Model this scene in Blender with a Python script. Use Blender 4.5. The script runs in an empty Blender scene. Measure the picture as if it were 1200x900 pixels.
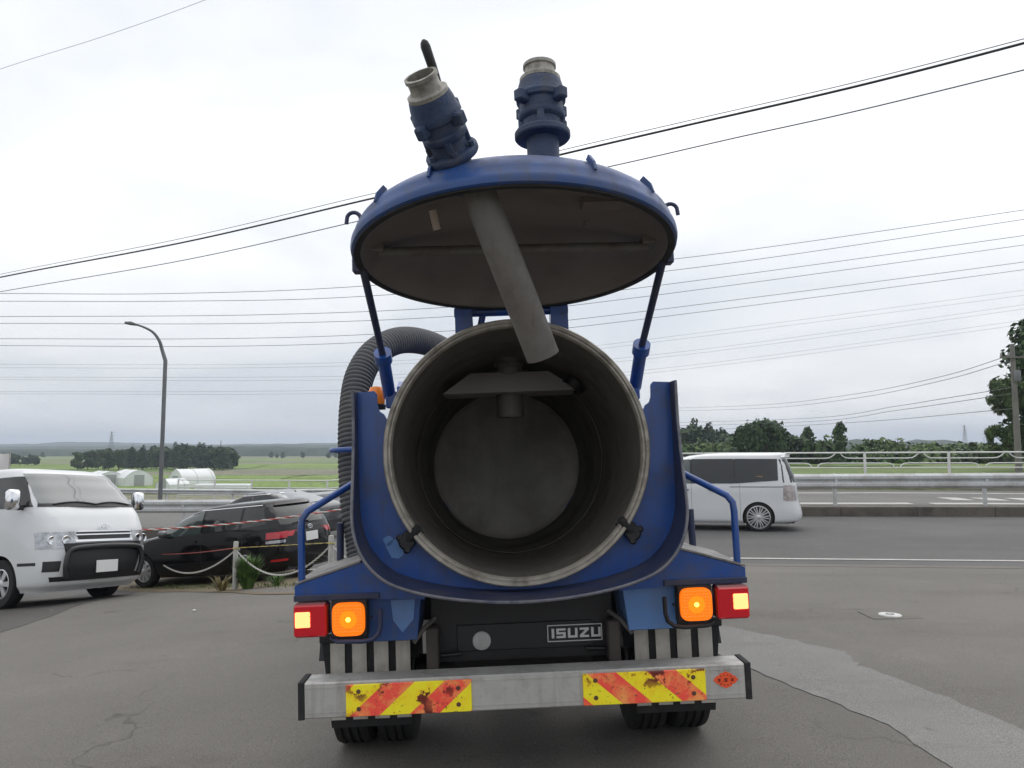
import bpy, math, random
from mathutils import Vector, Matrix, noise as mnoise
R = math.radians
rnd = random.Random(7)
sc = bpy.context.scene
col = sc.collection

# ------------------------------------------------------------------ camera
CAM_Z = 1.68
PITCH = math.atan(77 / 900)
cam_d = bpy.data.cameras.new('camera')
cam = bpy.data.objects.new('camera', cam_d); col.objects.link(cam)
cam.location = (0, 0, CAM_Z)
cam.rotation_euler = (math.pi / 2 + PITCH, 0, 0)
cam_d.sensor_fit = 'HORIZONTAL'; cam_d.sensor_width = 36.0
cam_d.lens = 36.0 * 900 / 1200
cam_d.clip_start = 0.05; cam_d.clip_end = 12000
sc.camera = cam
sc.render.resolution_x = 1024; sc.render.resolution_y = 768

# ------------------------------------------------------------------ sky and sun (bright overcast)
SUN_EL, SUN_AZ = R(62), R(25)
w = bpy.data.worlds.new('World'); sc.world = w; w.use_nodes = True
nt = w.node_tree; nt.nodes.clear()
def N(t, **k):
    n = nt.nodes.new(t)
    for a, b in k.items(): setattr(n, a, b)
    return n
out = N('ShaderNodeOutputWorld')
sky = N('ShaderNodeTexSky', sky_type='NISHITA'); sky.sun_disc = False
sky.sun_elevation = SUN_EL; sky.sun_rotation = R(25); sky.air_density = 1.5; sky.dust_density = 3
bg1 = N('ShaderNodeBackground'); bg1.inputs[1].default_value = 0.12
nt.links.new(sky.outputs[0], bg1.inputs[0])
tc = N('ShaderNodeTexCoord')
sep = N('ShaderNodeSeparateXYZ'); nt.links.new(tc.outputs['Generated'], sep.inputs[0])
za = N('ShaderNodeMath', operation='ADD'); za.inputs[1].default_value = 0.22
zm = N('ShaderNodeMath', operation='MAXIMUM'); zm.inputs[1].default_value = 0.0
nt.links.new(sep.outputs[2], zm.inputs[0]); nt.links.new(zm.outputs[0], za.inputs[0])
dx = N('ShaderNodeMath', operation='DIVIDE'); dy = N('ShaderNodeMath', operation='DIVIDE')
nt.links.new(sep.outputs[0], dx.inputs[0]); nt.links.new(za.outputs[0], dx.inputs[1])
nt.links.new(sep.outputs[1], dy.inputs[0]); nt.links.new(za.outputs[0], dy.inputs[1])
cb = N('ShaderNodeCombineXYZ'); nt.links.new(dx.outputs[0], cb.inputs[0]); nt.links.new(dy.outputs[0], cb.inputs[1])
cb.inputs[2].default_value = 5.3
no = N('ShaderNodeTexNoise'); no.inputs['Scale'].default_value = 0.85; no.inputs['Detail'].default_value = 5
no.inputs['Roughness'].default_value = 0.5; no.inputs['Distortion'].default_value = 0.4
nt.links.new(cb.outputs[0], no.inputs['Vector'])
ra = N('ShaderNodeValToRGB'); el = ra.color_ramp.elements
el[0].position = 0.36; el[0].color = (0.65, 0.685, 0.745, 1)
el[1].position = 0.66; el[1].color = (0.97, 0.975, 0.985, 1)
nt.links.new(no.outputs[0], ra.inputs[0])
# the cloud deck thins to a duller grey towards the horizon all round
hz = N('ShaderNodeMapRange'); hz.inputs[1].default_value = 0.0; hz.inputs[2].default_value = 0.33
hz.inputs[3].default_value = 0.84; hz.inputs[4].default_value = 1.0
nt.links.new(zm.outputs[0], hz.inputs[0])
mu = N('ShaderNodeVectorMath', operation='SCALE'); nt.links.new(ra.outputs[0], mu.inputs[0]); nt.links.new(hz.outputs[0], mu.inputs['Scale'])
bg2 = N('ShaderNodeBackground'); bg2.inputs[1].default_value = 1.30
nt.links.new(mu.outputs[0], bg2.inputs[0])
mx = N('ShaderNodeMixShader'); mx.inputs[0].default_value = 0.92
nt.links.new(bg1.outputs[0], mx.inputs[1]); nt.links.new(bg2.outputs[0], mx.inputs[2])
nt.links.new(mx.outputs[0], out.inputs[0])

sun_d = bpy.data.lights.new('sun', 'SUN'); sun_d.energy = 1.4; sun_d.angle = R(80); sun_d.color = (1, 0.97, 0.92)
sun = bpy.data.objects.new('sun', sun_d); col.objects.link(sun)
sdir = Vector((math.cos(SUN_EL) * math.sin(SUN_AZ), math.cos(SUN_EL) * math.cos(SUN_AZ), math.sin(SUN_EL)))
sun.rotation_euler = sdir.to_track_quat('Z', 'Y').to_euler()
sc.view_settings.view_transform = 'Standard'; sc.view_settings.look = 'None'
sc.view_settings.exposure = 0.0; sc.view_settings.gamma = 1.0; sc.view_settings.use_curve_mapping = False

# ------------------------------------------------------------------ materials
MATS = {}
def mat(name, c, rough=0.6, metal=0.0, var=0.0, vscale=6.0, dirt=None, dirt_amt=0.0, dscale=3.0,
        bump=0.0, bscale=60.0, coat=0.0, spec=0.5, emit=None, estr=0.0, trans=0.0, sss=0.0, alpha=1.0, streak=0.0, scol=(0.05, 0.04, 0.032), chips=0.0, ccol=(0.09, 0.045, 0.025)):
    if name in MATS: return MATS[name]
    m = bpy.data.materials.new(name); m.use_nodes = True
    t = m.node_tree; b = t.nodes['Principled BSDF']; L = t.links
    b.inputs['Base Color'].default_value = (*c, 1)
    b.inputs['Roughness'].default_value = rough; b.inputs['Metallic'].default_value = metal
    b.inputs['Specular IOR Level'].default_value = spec; b.inputs['Coat Weight'].default_value = coat
    b.inputs['Coat Roughness'].default_value = 0.06
    b.inputs['Transmission Weight'].default_value = trans
    b.inputs['Alpha'].default_value = alpha
    if emit: b.inputs['Emission Color'].default_value = (*emit, 1); b.inputs['Emission Strength'].default_value = estr
    if var or dirt_amt or bump or streak or chips:
        co = t.nodes.new('ShaderNodeTexCoord')
    cur = None
    if var:
        n1 = t.nodes.new('ShaderNodeTexNoise'); n1.inputs['Scale'].default_value = vscale; n1.inputs['Detail'].default_value = 6
        L.new(co.outputs['Object'], n1.inputs['Vector'])
        r1 = t.nodes.new('ShaderNodeMapRange'); r1.inputs[1].default_value = 0.25; r1.inputs[2].default_value = 0.75
        r1.inputs[3].default_value = 1 - var; r1.inputs[4].default_value = 1 + var
        L.new(n1.outputs[0], r1.inputs[0])
        s1 = t.nodes.new('ShaderNodeVectorMath'); s1.operation = 'SCALE'; s1.inputs[0].default_value = c
        L.new(r1.outputs[0], s1.inputs['Scale']); cur = s1.outputs[0]
    if dirt_amt:
        n2 = t.nodes.new('ShaderNodeTexNoise'); n2.inputs['Scale'].default_value = dscale; n2.inputs['Detail'].default_value = 9
        n2.inputs['Roughness'].default_value = 0.65
        L.new(co.outputs['Object'], n2.inputs['Vector'])
        r2 = t.nodes.new('ShaderNodeMapRange'); r2.inputs[1].default_value = 0.48; r2.inputs[2].default_value = 0.72
        r2.inputs[3].default_value = 0.0; r2.inputs[4].default_value = dirt_amt
        L.new(n2.outputs[0], r2.inputs[0])
        m2 = t.nodes.new('ShaderNodeMix'); m2.data_type = 'RGBA'
        L.new(r2.outputs[0], m2.inputs[0])
        if cur: L.new(cur, m2.inputs[6])
        else: m2.inputs[6].default_value = (*c, 1)
        m2.inputs[7].default_value = (*dirt, 1); cur = m2.outputs[2]
        rr = t.nodes.new('ShaderNodeMapRange'); rr.inputs[3].default_value = rough; rr.inputs[4].default_value = min(1, rough + 0.35)
        L.new(r2.outputs[0], rr.inputs[0]); L.new(rr.outputs[0], b.inputs['Roughness'])
    def layer(cur, fac_out, colr):
        mm = t.nodes.new('ShaderNodeMix'); mm.data_type = 'RGBA'; L.new(fac_out, mm.inputs[0])
        if cur: L.new(cur, mm.inputs[6])
        else: mm.inputs[6].default_value = (*c, 1)
        mm.inputs[7].default_value = (*colr, 1); return mm.outputs[2]
    if streak:
        mp = t.nodes.new('ShaderNodeMapping'); mp.inputs['Scale'].default_value = (26, 26, 1.6); L.new(co.outputs['Object'], mp.inputs['Vector'])
        n4 = t.nodes.new('ShaderNodeTexNoise'); n4.inputs['Scale'].default_value = 1.0; n4.inputs['Detail'].default_value = 6; n4.inputs['Distortion'].default_value = 0.6
        L.new(mp.outputs[0], n4.inputs['Vector'])
        r4 = t.nodes.new('ShaderNodeMapRange'); r4.inputs[1].default_value = 0.52; r4.inputs[2].default_value = 0.74; r4.inputs[4].default_value = streak
        L.new(n4.outputs[0], r4.inputs[0]); cur = layer(cur, r4.outputs[0], scol)
    if chips:
        n5 = t.nodes.new('ShaderNodeTexNoise'); n5.inputs['Scale'].default_value = 34; n5.inputs['Detail'].default_value = 8; n5.inputs['Roughness'].default_value = 0.7
        L.new(co.outputs['Object'], n5.inputs['Vector'])
        r5 = t.nodes.new('ShaderNodeMapRange'); r5.inputs[1].default_value = 0.655; r5.inputs[2].default_value = 0.67; r5.inputs[4].default_value = chips
        L.new(n5.outputs[0], r5.inputs[0]); cur = layer(cur, r5.outputs[0], ccol)
    if cur: L.new(cur, b.inputs['Base Color'])
    if bump:
        n3 = t.nodes.new('ShaderNodeTexNoise'); n3.inputs['Scale'].default_value = bscale; n3.inputs['Detail'].default_value = 5
        L.new(co.outputs['Object'], n3.inputs['Vector'])
        bp = t.nodes.new('ShaderNodeBump'); bp.inputs['Strength'].default_value = bump; bp.inputs['Distance'].default_value = 0.01
        L.new(n3.outputs[0], bp.inputs['Height']); L.new(bp.outputs[0], b.inputs['Normal'])
    MATS[name] = m
    return m

BLUE = mat('blue_paint', (0.012, 0.066, 0.28), 0.30, var=0.12, vscale=4, dirt=(0.06, 0.065, 0.085), dirt_amt=0.65, dscale=7, coat=0.2, bump=0.06, bscale=25, streak=0.4, scol=(0.03, 0.04, 0.075), chips=0.8)
BLUE_OLD = mat('weathered_blue_paint', (0.018, 0.062, 0.21), 0.45, var=0.15, vscale=5, dirt=(0.09, 0.09, 0.10), dirt_amt=0.8, dscale=7, bump=0.1, bscale=40, streak=0.55, scol=(0.05, 0.06, 0.09), chips=0.8)
BLUE_VALVE = mat('grimy_blue_cast_iron', (0.026, 0.048, 0.105), 0.6, var=0.3, vscale=18, dirt=(0.085, 0.075, 0.065), dirt_amt=1.0, dscale=9, bump=0.35, bscale=70)
BLUE_LIGHT = mat('light_blue_paint', (0.10, 0.22, 0.48), 0.4, var=0.1, vscale=5, dirt=(0.12, 0.13, 0.15), dirt_amt=0.5, dscale=5)
BLUE_TRIM = mat('scuffed_dark_flange', (0.022, 0.03, 0.075), 0.5, var=0.2, vscale=8, dirt=(0.07, 0.065, 0.07), dirt_amt=0.9, dscale=5, bump=0.1)
STEEL_IN = mat('grimy_tank_steel', (0.13, 0.117, 0.10), 0.5, metal=0.0, var=0.2, vscale=3, dirt=(0.065, 0.05, 0.038), dirt_amt=0.75, dscale=2.2, bump=0.25, bscale=14, streak=0.55, chips=0.7)
STEEL_DOOR = mat('rusty_lid_lining', (0.17, 0.148, 0.132), 0.6, var=0.25, vscale=4, dirt=(0.10, 0.078, 0.065), dirt_amt=0.6, dscale=2, bump=0.2, bscale=20, chips=0.6)
STEEL_PIPE = mat('dull_pipe_steel', (0.135, 0.125, 0.112), 0.55, streak=0.5, scol=(0.07, 0.055, 0.045), chips=0.6, var=0.12, vscale=8, dirt=(0.08, 0.055, 0.045), dirt_amt=0.7, dscale=5, bump=0.08)
RIM_STEEL = mat('stained_flange_steel', (0.34, 0.31, 0.265), 0.5, metal=0.25, var=0.25, vscale=14, dirt=(0.10, 0.08, 0.06), dirt_amt=0.85, dscale=9, bump=0.12, bscale=50)
ALU = mat('satin_aluminium', (0.50, 0.49, 0.465), 0.42, metal=0.35, var=0.08, vscale=3, dirt=(0.24, 0.22, 0.20), dirt_amt=0.7, dscale=6, streak=0.45, scol=(0.22, 0.20, 0.17), chips=0.5, ccol=(0.15, 0.12, 0.10))
GREYCAST = mat('grey_cast_coupling', (0.30, 0.285, 0.25), 0.55, metal=0.3, var=0.2, vscale=30, dirt=(0.12, 0.10, 0.075), dirt_amt=0.8, dscale=25, bump=0.2)
BLACK = mat('black_steel', (0.007, 0.007, 0.008), 0.5, var=0.3, vscale=8, dirt=(0.028, 0.024, 0.021), dirt_amt=0.7, dscale=7, bump=0.1)
RUBBER = mat('black_rubber', (0.016, 0.016, 0.017), 0.8, var=0.2, vscale=12, dirt=(0.06, 0.055, 0.05), dirt_amt=0.6, dscale=8, bump=0.2)
TYRE = mat('tyre_rubber', (0.012, 0.012, 0.012), 0.85, dirt=(0.04, 0.036, 0.032), dirt_amt=0.5, dscale=8, bump=0.2)
HOSE = mat('grey_corrugated_hose', (0.055, 0.057, 0.063), 0.6, var=0.15, vscale=5, dirt=(0.15, 0.14, 0.125), dirt_amt=0.55, dscale=6, bump=0.1)
WHITE_FLAP = mat('dirty_white_flap_stripe', (0.52, 0.49, 0.43), 0.7, var=0.12, vscale=9, dirt=(0.25, 0.22, 0.17), dirt_amt=0.6, dscale=12, streak=0.4, scol=(0.22, 0.19, 0.15))
AMBER = mat('amber_plastic', (0.85, 0.22, 0.015), 0.25, coat=0.3)
AMBER_LIT = mat('lit_amber_lens', (0.80, 0.16, 0.01), 0.25, emit=(1.0, 0.17, 0.0), estr=0.85)
AMBER_MID = mat('lit_amber_lens_middle', (0.80, 0.2, 0.01), 0.25, emit=(1.0, 0.22, 0.0), estr=1.05)
AMBER_HOT = mat('lit_amber_bulb', (0.9, 0.4, 0.05), 0.25, emit=(1.0, 0.6, 0.08), estr=4.0)
RED_LENS = mat('red_lens', (0.30, 0.004, 0.010), 0.2, coat=0.4, emit=(0.6, 0.0, 0.012), estr=0.26)
RED_HOT = mat('lit_tail_lens', (0.9, 0.2, 0.1), 0.3, emit=(1.0, 0.24, 0.08), estr=3.4)
GLASS = mat('tinted_car_glass', (0.012, 0.014, 0.015), 0.03, spec=0.6)
GLASS_SCREEN = mat('windscreen_glass', (0.11, 0.12, 0.122), 0.03, spec=0.75, coat=0.6)
WHITE_CAR = mat('white_car_paint', (0.63, 0.64, 0.64), 0.28, coat=0.6, var=0.03, vscale=2)
BLACK_CAR = mat('black_car_paint', (0.005, 0.005, 0.006), 0.12, coat=0.25, spec=0.3)
GREY_CAR = mat('dark_grey_car_paint', (0.03, 0.032, 0.038), 0.25, coat=0.7)
TRIM = mat('black_plastic_trim', (0.012, 0.012, 0.013), 0.45)
CHROME = mat('chrome', (0.75, 0.75, 0.76), 0.12, metal=1.0)
ALLOY = mat('silver_alloy', (0.55, 0.55, 0.56), 0.3, metal=0.6)
LAMP_CLEAR = mat('clear_lamp', (0.42, 0.43, 0.44), 0.12, metal=0.5, var=0.45, vscale=14)
RED_CAR_LENS = mat('red_car_lens', (0.45, 0.008, 0.015), 0.15, coat=0.6)
PLATE_WHITE = mat('number_plate_white', (0.72, 0.72, 0.70), 0.5)
GALV = mat('galvanised_white_rail', (0.52, 0.53, 0.53), 0.5, metal=0.15, var=0.12, vscale=1.2, dirt=(0.27, 0.25, 0.22), dirt_amt=0.7, dscale=1.6, streak=0.4, scol=(0.25, 0.2, 0.15))
FENCE_W = mat('white_fence_paint', (0.68, 0.68, 0.66), 0.5, var=0.08, vscale=2, dirt=(0.4, 0.38, 0.33), dirt_amt=0.4, dscale=3)
CONC = mat('weathered_concrete', (0.27, 0.25, 0.22), 0.85, var=0.2, vscale=1.5, dirt=(0.11, 0.095, 0.08), dirt_amt=0.75, dscale=1.3, bump=0.3, bscale=20)
KERBC = mat('dark_dirty_kerb', (0.115, 0.10, 0.085), 0.9, var=0.25, vscale=1.2, dirt=(0.045, 0.04, 0.034), dirt_amt=0.8, dscale=1.8, bump=0.4, bscale=18)
POST_GREY = mat('grey_post_paint', (0.40, 0.39, 0.36), 0.6, var=0.15, vscale=9, dirt=(0.18, 0.16, 0.13), dirt_amt=0.6, dscale=14)
POLE = mat('lamp_pole_grey', (0.14, 0.145, 0.15), 0.5, metal=0.2, var=0.1, vscale=2)
UPOLE = mat('utility_pole_concrete', (0.17, 0.16, 0.145), 0.85, var=0.15, vscale=2)
WIRE = mat('cable_black', (0.02, 0.02, 0.022), 0.6)
WIRE_FAR = mat('conductor_grey', (0.10, 0.10, 0.11), 0.6)
CHAIN = mat('white_plastic_chain', (0.55, 0.54, 0.50), 0.5)
ROPE_R = mat('rope_red', (0.45, 0.06, 0.05), 0.8)
ROPE_W = mat('rope_white', (0.62, 0.60, 0.55), 0.8)
ROPE_Y = mat('rope_yellow', (0.50, 0.40, 0.10), 0.8)
BARK = mat('bark', (0.075, 0.055, 0.04), 0.9, var=0.3, vscale=5, bump=0.5, bscale=15)
FILM = mat('greenhouse_film', (0.72, 0.73, 0.73), 0.35, var=0.06, vscale=0.5)

def leafmat(name, c, var=0.5, vscale=0.6):
    m = mat(name, c, 0.6, var=0.75, vscale=1.6 if vscale < 2 else vscale, spec=0.3)
    b = m.node_tree.nodes['Principled BSDF']
    b.inputs['Subsurface Weight'].default_value = 0.0
    return m
LEAF_DARK = leafmat('leaf_dark', (0.042, 0.075, 0.026))
LEAF_MID = leafmat('leaf_mid', (0.055, 0.10, 0.028))
LEAF_PALE = leafmat('leaf_pale', (0.085, 0.13, 0.04))
LEAF_CONIFER = leafmat('leaf_conifer', (0.025, 0.05, 0.02))
LEAF_BAMBOO = leafmat('leaf_bamboo', (0.078, 0.12, 0.042))
WEED = leafmat('weed_leaf', (0.07, 0.13, 0.03), vscale=8)
DRYWEED = leafmat('dry_weed', (0.22, 0.18, 0.08), vscale=8)

# ------------------------------------------------------------------ mesh building
class MB:
    def __init__(self): self.v = []; self.f = []
    def add(self, vs, fs, M=None):
        o = len(self.v)
        self.v += [tuple(M @ Vector(p)) if M else tuple(p) for p in vs]
        self.f += [tuple(i + o for i in f) for f in fs]
        return self
    def box(self, x0, x1, y0, y1, z0, z1, bev=0.0, M=None):
        if bev <= 0:
            vs = [(x, y, z) for x in (x0, x1) for y in (y0, y1) for z in (z0, z1)]
            fs = [(0, 1, 3, 2), (4, 6, 7, 5), (0, 4, 5, 1), (2, 3, 7, 6), (0, 2, 6, 4), (1, 5, 7, 3)]
            return self.add(vs, fs, M)
        b = min(bev, (x1 - x0) / 2.01, (y1 - y0) / 2.01, (z1 - z0) / 2.01)
        vs = []; idx = {}
        for ix, x in enumerate((x0, x1)):
            for iy, y in enumerate((y0, y1)):
                for iz, z in enumerate((z0, z1)):
                    sx, sy, sz = (1, -1)[ix], (1, -1)[iy], (1, -1)[iz]
                    for a, p in enumerate([(x, y + sy * b, z + sz * b), (x + sx * b, y, z + sz * b), (x + sx * b, y + sy * b, z)]):
                        idx[ix, iy, iz, a] = len(vs); vs.append(p)
        g = lambda *k: idx[k]
        fs = []
        for i in (0, 1):
            q = [g(i, 0, 0, 0), g(i, 1, 0, 0), g(i, 1, 1, 0), g(i, 0, 1, 0)]; fs.append(q if i else q[::-1])
            q = [g(0, i, 0, 1), g(1, i, 0, 1), g(1, i, 1, 1), g(0, i, 1, 1)]; fs.append(q[::-1] if i else q)
            q = [g(0, 0, i, 2), g(1, 0, i, 2), g(1, 1, i, 2), g(0, 1, i, 2)]; fs.append(q if i else q[::-1])
        for i in (0, 1):
            for j in (0, 1):
                fs.append((g(i, j, 0, 0), g(i, j, 1, 0), g(i, j, 1, 1), g(i, j, 0, 1)))
                fs.append((g(i, 0, j, 0), g(i, 1, j, 0), g(i, 1, j, 2), g(i, 0, j, 2)))
                fs.append((g(0, i, j, 1), g(1, i, j, 1), g(1, i, j, 2), g(0, i, j, 2)))
                for k in (0, 1): fs.append((g(i, j, k, 0), g(i, j, k, 1), g(i, j, k, 2)))
        return self.add(vs, fs, M)
    def tube(self, pts, r, seg=8, caps=True, M=None):
        pts = [Vector(p) for p in pts]; n = len(pts)
        rs = r if isinstance(r, (list, tuple)) else [r] * n
        vs = []; fs = []
        t0 = (pts[1] - pts[0]).normalized()
        up = Vector((0, 0, 1)) if abs(t0.z) < 0.9 else Vector((1, 0, 0))
        u = t0.cross(up).normalized()
        for i, p in enumerate(pts):
            t = ((pts[min(i + 1, n - 1)] - pts[i]).normalized() + (pts[i] - pts[max(i - 1, 0)]).normalized())
            if t.length < 1e-6: t = t0
            t.normalize()
            u = (u - t * u.dot(t)).normalized(); v = t.cross(u)
            for k in range(seg):
                a = 2 * math.pi * k / seg
                vs.append(p + (u * math.cos(a) + v * math.sin(a)) * rs[i])
        for i in range(n - 1):
            for k in range(seg):
                k2 = (k + 1) % seg
                fs.append((i * seg + k, i * seg + k2, (i + 1) * seg + k2, (i + 1) * seg + k))
        if caps:
            fs.append(tuple(range(seg))[::-1]); fs.append(tuple((n - 1) * seg + k for k in range(seg)))
        return self.add(vs, fs, M)
    def lathe(self, prof, seg=32, M=None, cap0=False, cap1=False):
        """profile [(r, z)] turned about z"""
        vs = []; fs = []
        for r, z in prof:
            for k in range(seg):
                a = 2 * math.pi * k / seg
                vs.append((r * math.cos(a), r * math.sin(a), z))
        for i in range(len(prof) - 1):
            for k in range(seg):
                k2 = (k + 1) % seg
                fs.append((i * seg + k, i * seg + k2, (i + 1) * seg + k2, (i + 1) * seg + k))
        if cap0: fs.append(tuple(range(seg))[::-1])
        if cap1: fs.append(tuple((len(prof) - 1) * seg + k for k in range(seg)))
        return self.add(vs, fs, M)
    def prism(self, poly, y0, y1, M=None):
        """polygon [(x, z)] extruded along y"""
        n = len(poly)
        vs = [(x, y0, z) for x, z in poly] + [(x, y1, z) for x, z in poly]
        fs = [tuple(range(n)), tuple(range(2 * n - 1, n - 1, -1))]
        for i in range(n):
            j = (i + 1) % n; fs.append((i, i + n, j + n, j))
        return self.add(vs, fs, M)
    def grid(self, P, nu, nv, M=None):
        vs = [P(i, j) for i in range(nu) for j in range(nv)]
        fs = [(i * nv + j, (i + 1) * nv + j, (i + 1) * nv + j + 1, i * nv + j + 1) for i in range(nu - 1) for j in range(nv - 1)]
        return self.add(vs, fs, M)
    def mesh(self, name, smooth=None):
        me = bpy.data.meshes.new(name); me.from_pydata(self.v, [], self.f); me.validate(); me.update()
        import bmesh
        bm = bmesh.new(); bm.from_mesh(me); bmesh.ops.recalc_face_normals(bm, faces=bm.faces); bm.to_mesh(me); bm.free()
        if smooth is not None:
            me.shade_smooth()
            if smooth < 180: me.set_sharp_from_angle(angle=R(smooth))
        return me
    def build(self, name, m, parent=None, smooth=None):
        me = self.mesh(name, smooth); me.materials.append(m)
        return link(name, me, parent)
def link(name, me, parent=None):
    o = bpy.data.objects.new(name, me); col.objects.link(o)
    if parent: o.parent = parent
    return o
def tag(o, label=None, cat=None, group=None, kind=None):
    if label: o['label'] = label
    if cat: o['category'] = cat
    if group: o['group'] = group
    if kind: o['kind'] = kind
    return o
def empty(name, loc=(0, 0, 0), rot=(0, 0, 0)):
    o = bpy.data.objects.new(name, None); o.empty_display_size = 0.2
    col.objects.link(o); o.location = loc; o.rotation_euler = rot
    return o
def clone(o, parent=None):
    c = o.copy(); col.objects.link(c); c.parent = parent
    for ch in list(o.children): clone(ch, c)
    return c
def along(p, d):
    """matrix that puts local z along direction d at p"""
    return Matrix.Translation(Vector(p)) @ Vector(d).to_track_quat('Z', 'Y').to_matrix().to_4x4()
def smooth01(t): t = max(0.0, min(1.0, t)); return t * t * (3 - 2 * t)
def lerp(a, b, t): return a + (b - a) * t
def arc(c, r, a0, a1, n, plane='xz'):
    res = []
    for i in range(n + 1):
        a = R(lerp(a0, a1, i / n)); p = r * math.cos(a); q = r * math.sin(a)
        res.append((c[0] + p, c[1], c[2] + q) if plane == 'xz' else (c[0] + p, c[1] + q, c[2]))
    return res

# ------------------------------------------------------------------ shape of the ground
ROAD_A = R(8)
E1 = Vector((math.cos(ROAD_A), -math.sin(ROAD_A))); E2 = Vector((math.sin(ROAD_A), math.cos(ROAD_A)))
PIV = Vector((6.0, 13.4))
def st2xy(s, t): p = PIV + E1 * s + E2 * t; return p.x, p.y
def xy2st(x, y): d = Vector((x, y)) - PIV; return d.dot(E1), d.dot(E2)
def G(x, y):
    if x > 1.5: lat = 0.055 + 0.01 * (min(x, 16) - 1.5)
    elif x > -1.5: lat = 0.0367 * x
    else: lat = -0.055 + 0.1 * (max(x, -9.0) + 1.5)
    t = xy2st(x, y)[1]
    return lat - 0.3 * smooth01((t + 4.5) / 4.3)
def GS(s, t): x, y = st2xy(s, t); return (x, y, G(x, y))
def px(u, v, y):
    """a point of the place from its bearing and its measured distance y"""
    d = Vector(((u - 600) / 900, 1, (450 - v) / 900))
    d = Vector((d.x, d.y * math.cos(PITCH) - d.z * math.sin(PITCH), d.y * math.sin(PITCH) + d.z * math.cos(PITCH)))
    return Vector((0, 0, CAM_Z)) + d * (y / d.y)
def strip(name, m, s0, s1, t0, t1, dz, ns, ntt, kind='structure', parent=None):
    mb = MB()
    def P(i, j):
        x, y, z = GS(lerp(s0, s1, i / (ns - 1)), lerp(t0, t1, j / (ntt - 1))); return (x, y, z + dz)
    mb.grid(P, ns, ntt)
    o = mb.build(name, m, parent, 180)
    if kind: tag(o, kind=kind)
    return o

def ground_mat(name, c, c2, c3, big=0.25, fine=140, rough=0.85, bump=0.5, crack=0.0):
    m = bpy.data.materials.new(name); m.use_nodes = True
    t = m.node_tree; b = t.nodes['Principled BSDF']; L = t.links
    b.inputs['Roughness'].default_value = rough; b.inputs['Specular IOR Level'].default_value = 0.3
    co = t.nodes.new('ShaderNodeTexCoord')
    def nz(s, d, ro=0.6, vec=None):
        n = t.nodes.new('ShaderNodeTexNoise'); n.inputs['Scale'].default_value = s; n.inputs['Detail'].default_value = d
        n.inputs['Roughness'].default_value = ro; L.new(vec or co.outputs['Object'], n.inputs['Vector']); return n.outputs[0]
    def mr(x, a, b_, c_, d_):
        n = t.nodes.new('ShaderNodeMapRange'); L.new(x, n.inputs[0])
        for i, q in enumerate((a, b_, c_, d_)): n.inputs[i + 1].default_value = q
        return n.outputs[0]
    def mix(f, a, b_):
        n = t.nodes.new('ShaderNodeMix'); n.data_type = 'RGBA'; L.new(f, n.inputs[0])
        for k, q in ((6, a), (7, b_)):
            if isinstance(q, tuple): n.inputs[k].default_value = (*q, 1)
            else: L.new(q, n.inputs[k])
        return n.outputs[2]
    mp = t.nodes.new('ShaderNodeMapping'); mp.inputs['Scale'].default_value = (0.35, 1.0, 1.0); mp.inputs['Rotation'].default_value = (0, 0, R(12))
    L.new(co.outputs['Object'], mp.inputs['Vector'])
    a = mix(mr(nz(big, 6, 0.6), 0.38, 0.62, 0, 1), c, c2)
    a = mix(mr(nz(big * 4, 8, 0.7, mp.outputs[0]), 0.52, 0.72, 0, 0.75), a, c3)
    g = mr(nz(fine, 3, 0.9), 0.3, 0.7, 0.32, 1.68)
    oil = mr(nz(big * 7, 7, 0.65), 0.64, 0.72, 0, 0.55); a = mix(oil, a, tuple(q * 0.5 for q in c3))
    dust = mr(nz(big * 2.3, 8, 0.7), 0.58, 0.75, 0, 0.6); a = mix(dust, a, tuple(min(1, q * 1.3) for q in c))
    sc_ = t.nodes.new('ShaderNodeVectorMath'); sc_.operation = 'SCALE'; L.new(a, sc_.inputs[0]); L.new(g, sc_.inputs['Scale'])
    colr = sc_.outputs[0]
    if crack:
        vo = t.nodes.new('ShaderNodeTexVoronoi'); vo.feature = 'DISTANCE_TO_EDGE'; vo.inputs['Scale'].default_value = crack
        wv = t.nodes.new('ShaderNodeVectorMath'); wv.operation = 'ADD'
        nn = t.nodes.new('ShaderNodeTexNoise'); nn.inputs['Scale'].default_value = 1.3; nn.inputs['Detail'].default_value = 6
        L.new(co.outputs['Object'], nn.inputs['Vector']); L.new(co.outputs['Object'], wv.inputs[0]); L.new(nn.outputs[1], wv.inputs[1])
        L.new(wv.outputs[0], vo.inputs['Vector'])
        cr = mr(vo.outputs['Distance'], 0.0, 0.006, 0.45, 0.0)
        pm = t.nodes.new('ShaderNodeMath'); pm.operation = 'MULTIPLY'; L.new(cr, pm.inputs[0]); L.new(mr(nz(0.5, 3), 0.5, 0.6, 0, 1), pm.inputs[1])
        colr = mix(pm.outputs[0], colr, (0.03, 0.028, 0.025))
    L.new(colr, b.inputs['Base Color'])
    bp = t.nodes.new('ShaderNodeBump'); bp.inputs['Strength'].default_value = bump; bp.inputs['Distance'].default_value = 0.006
    L.new(nz(fine * 0.8, 3, 0.7), bp.inputs['Height']); L.new(bp.outputs[0], b.inputs['Normal'])
    return m
M_LOT = ground_mat('worn_lot_asphalt', (0.166, 0.154, 0.138), (0.132, 0.123, 0.111), (0.108, 0.097, 0.083), 0.22, 150, crack=0.33)
M_ROAD = ground_mat('road_asphalt', (0.118, 0.115, 0.110), (0.098, 0.096, 0.093), (0.14, 0.134, 0.125), 0.3, 120)
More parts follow.
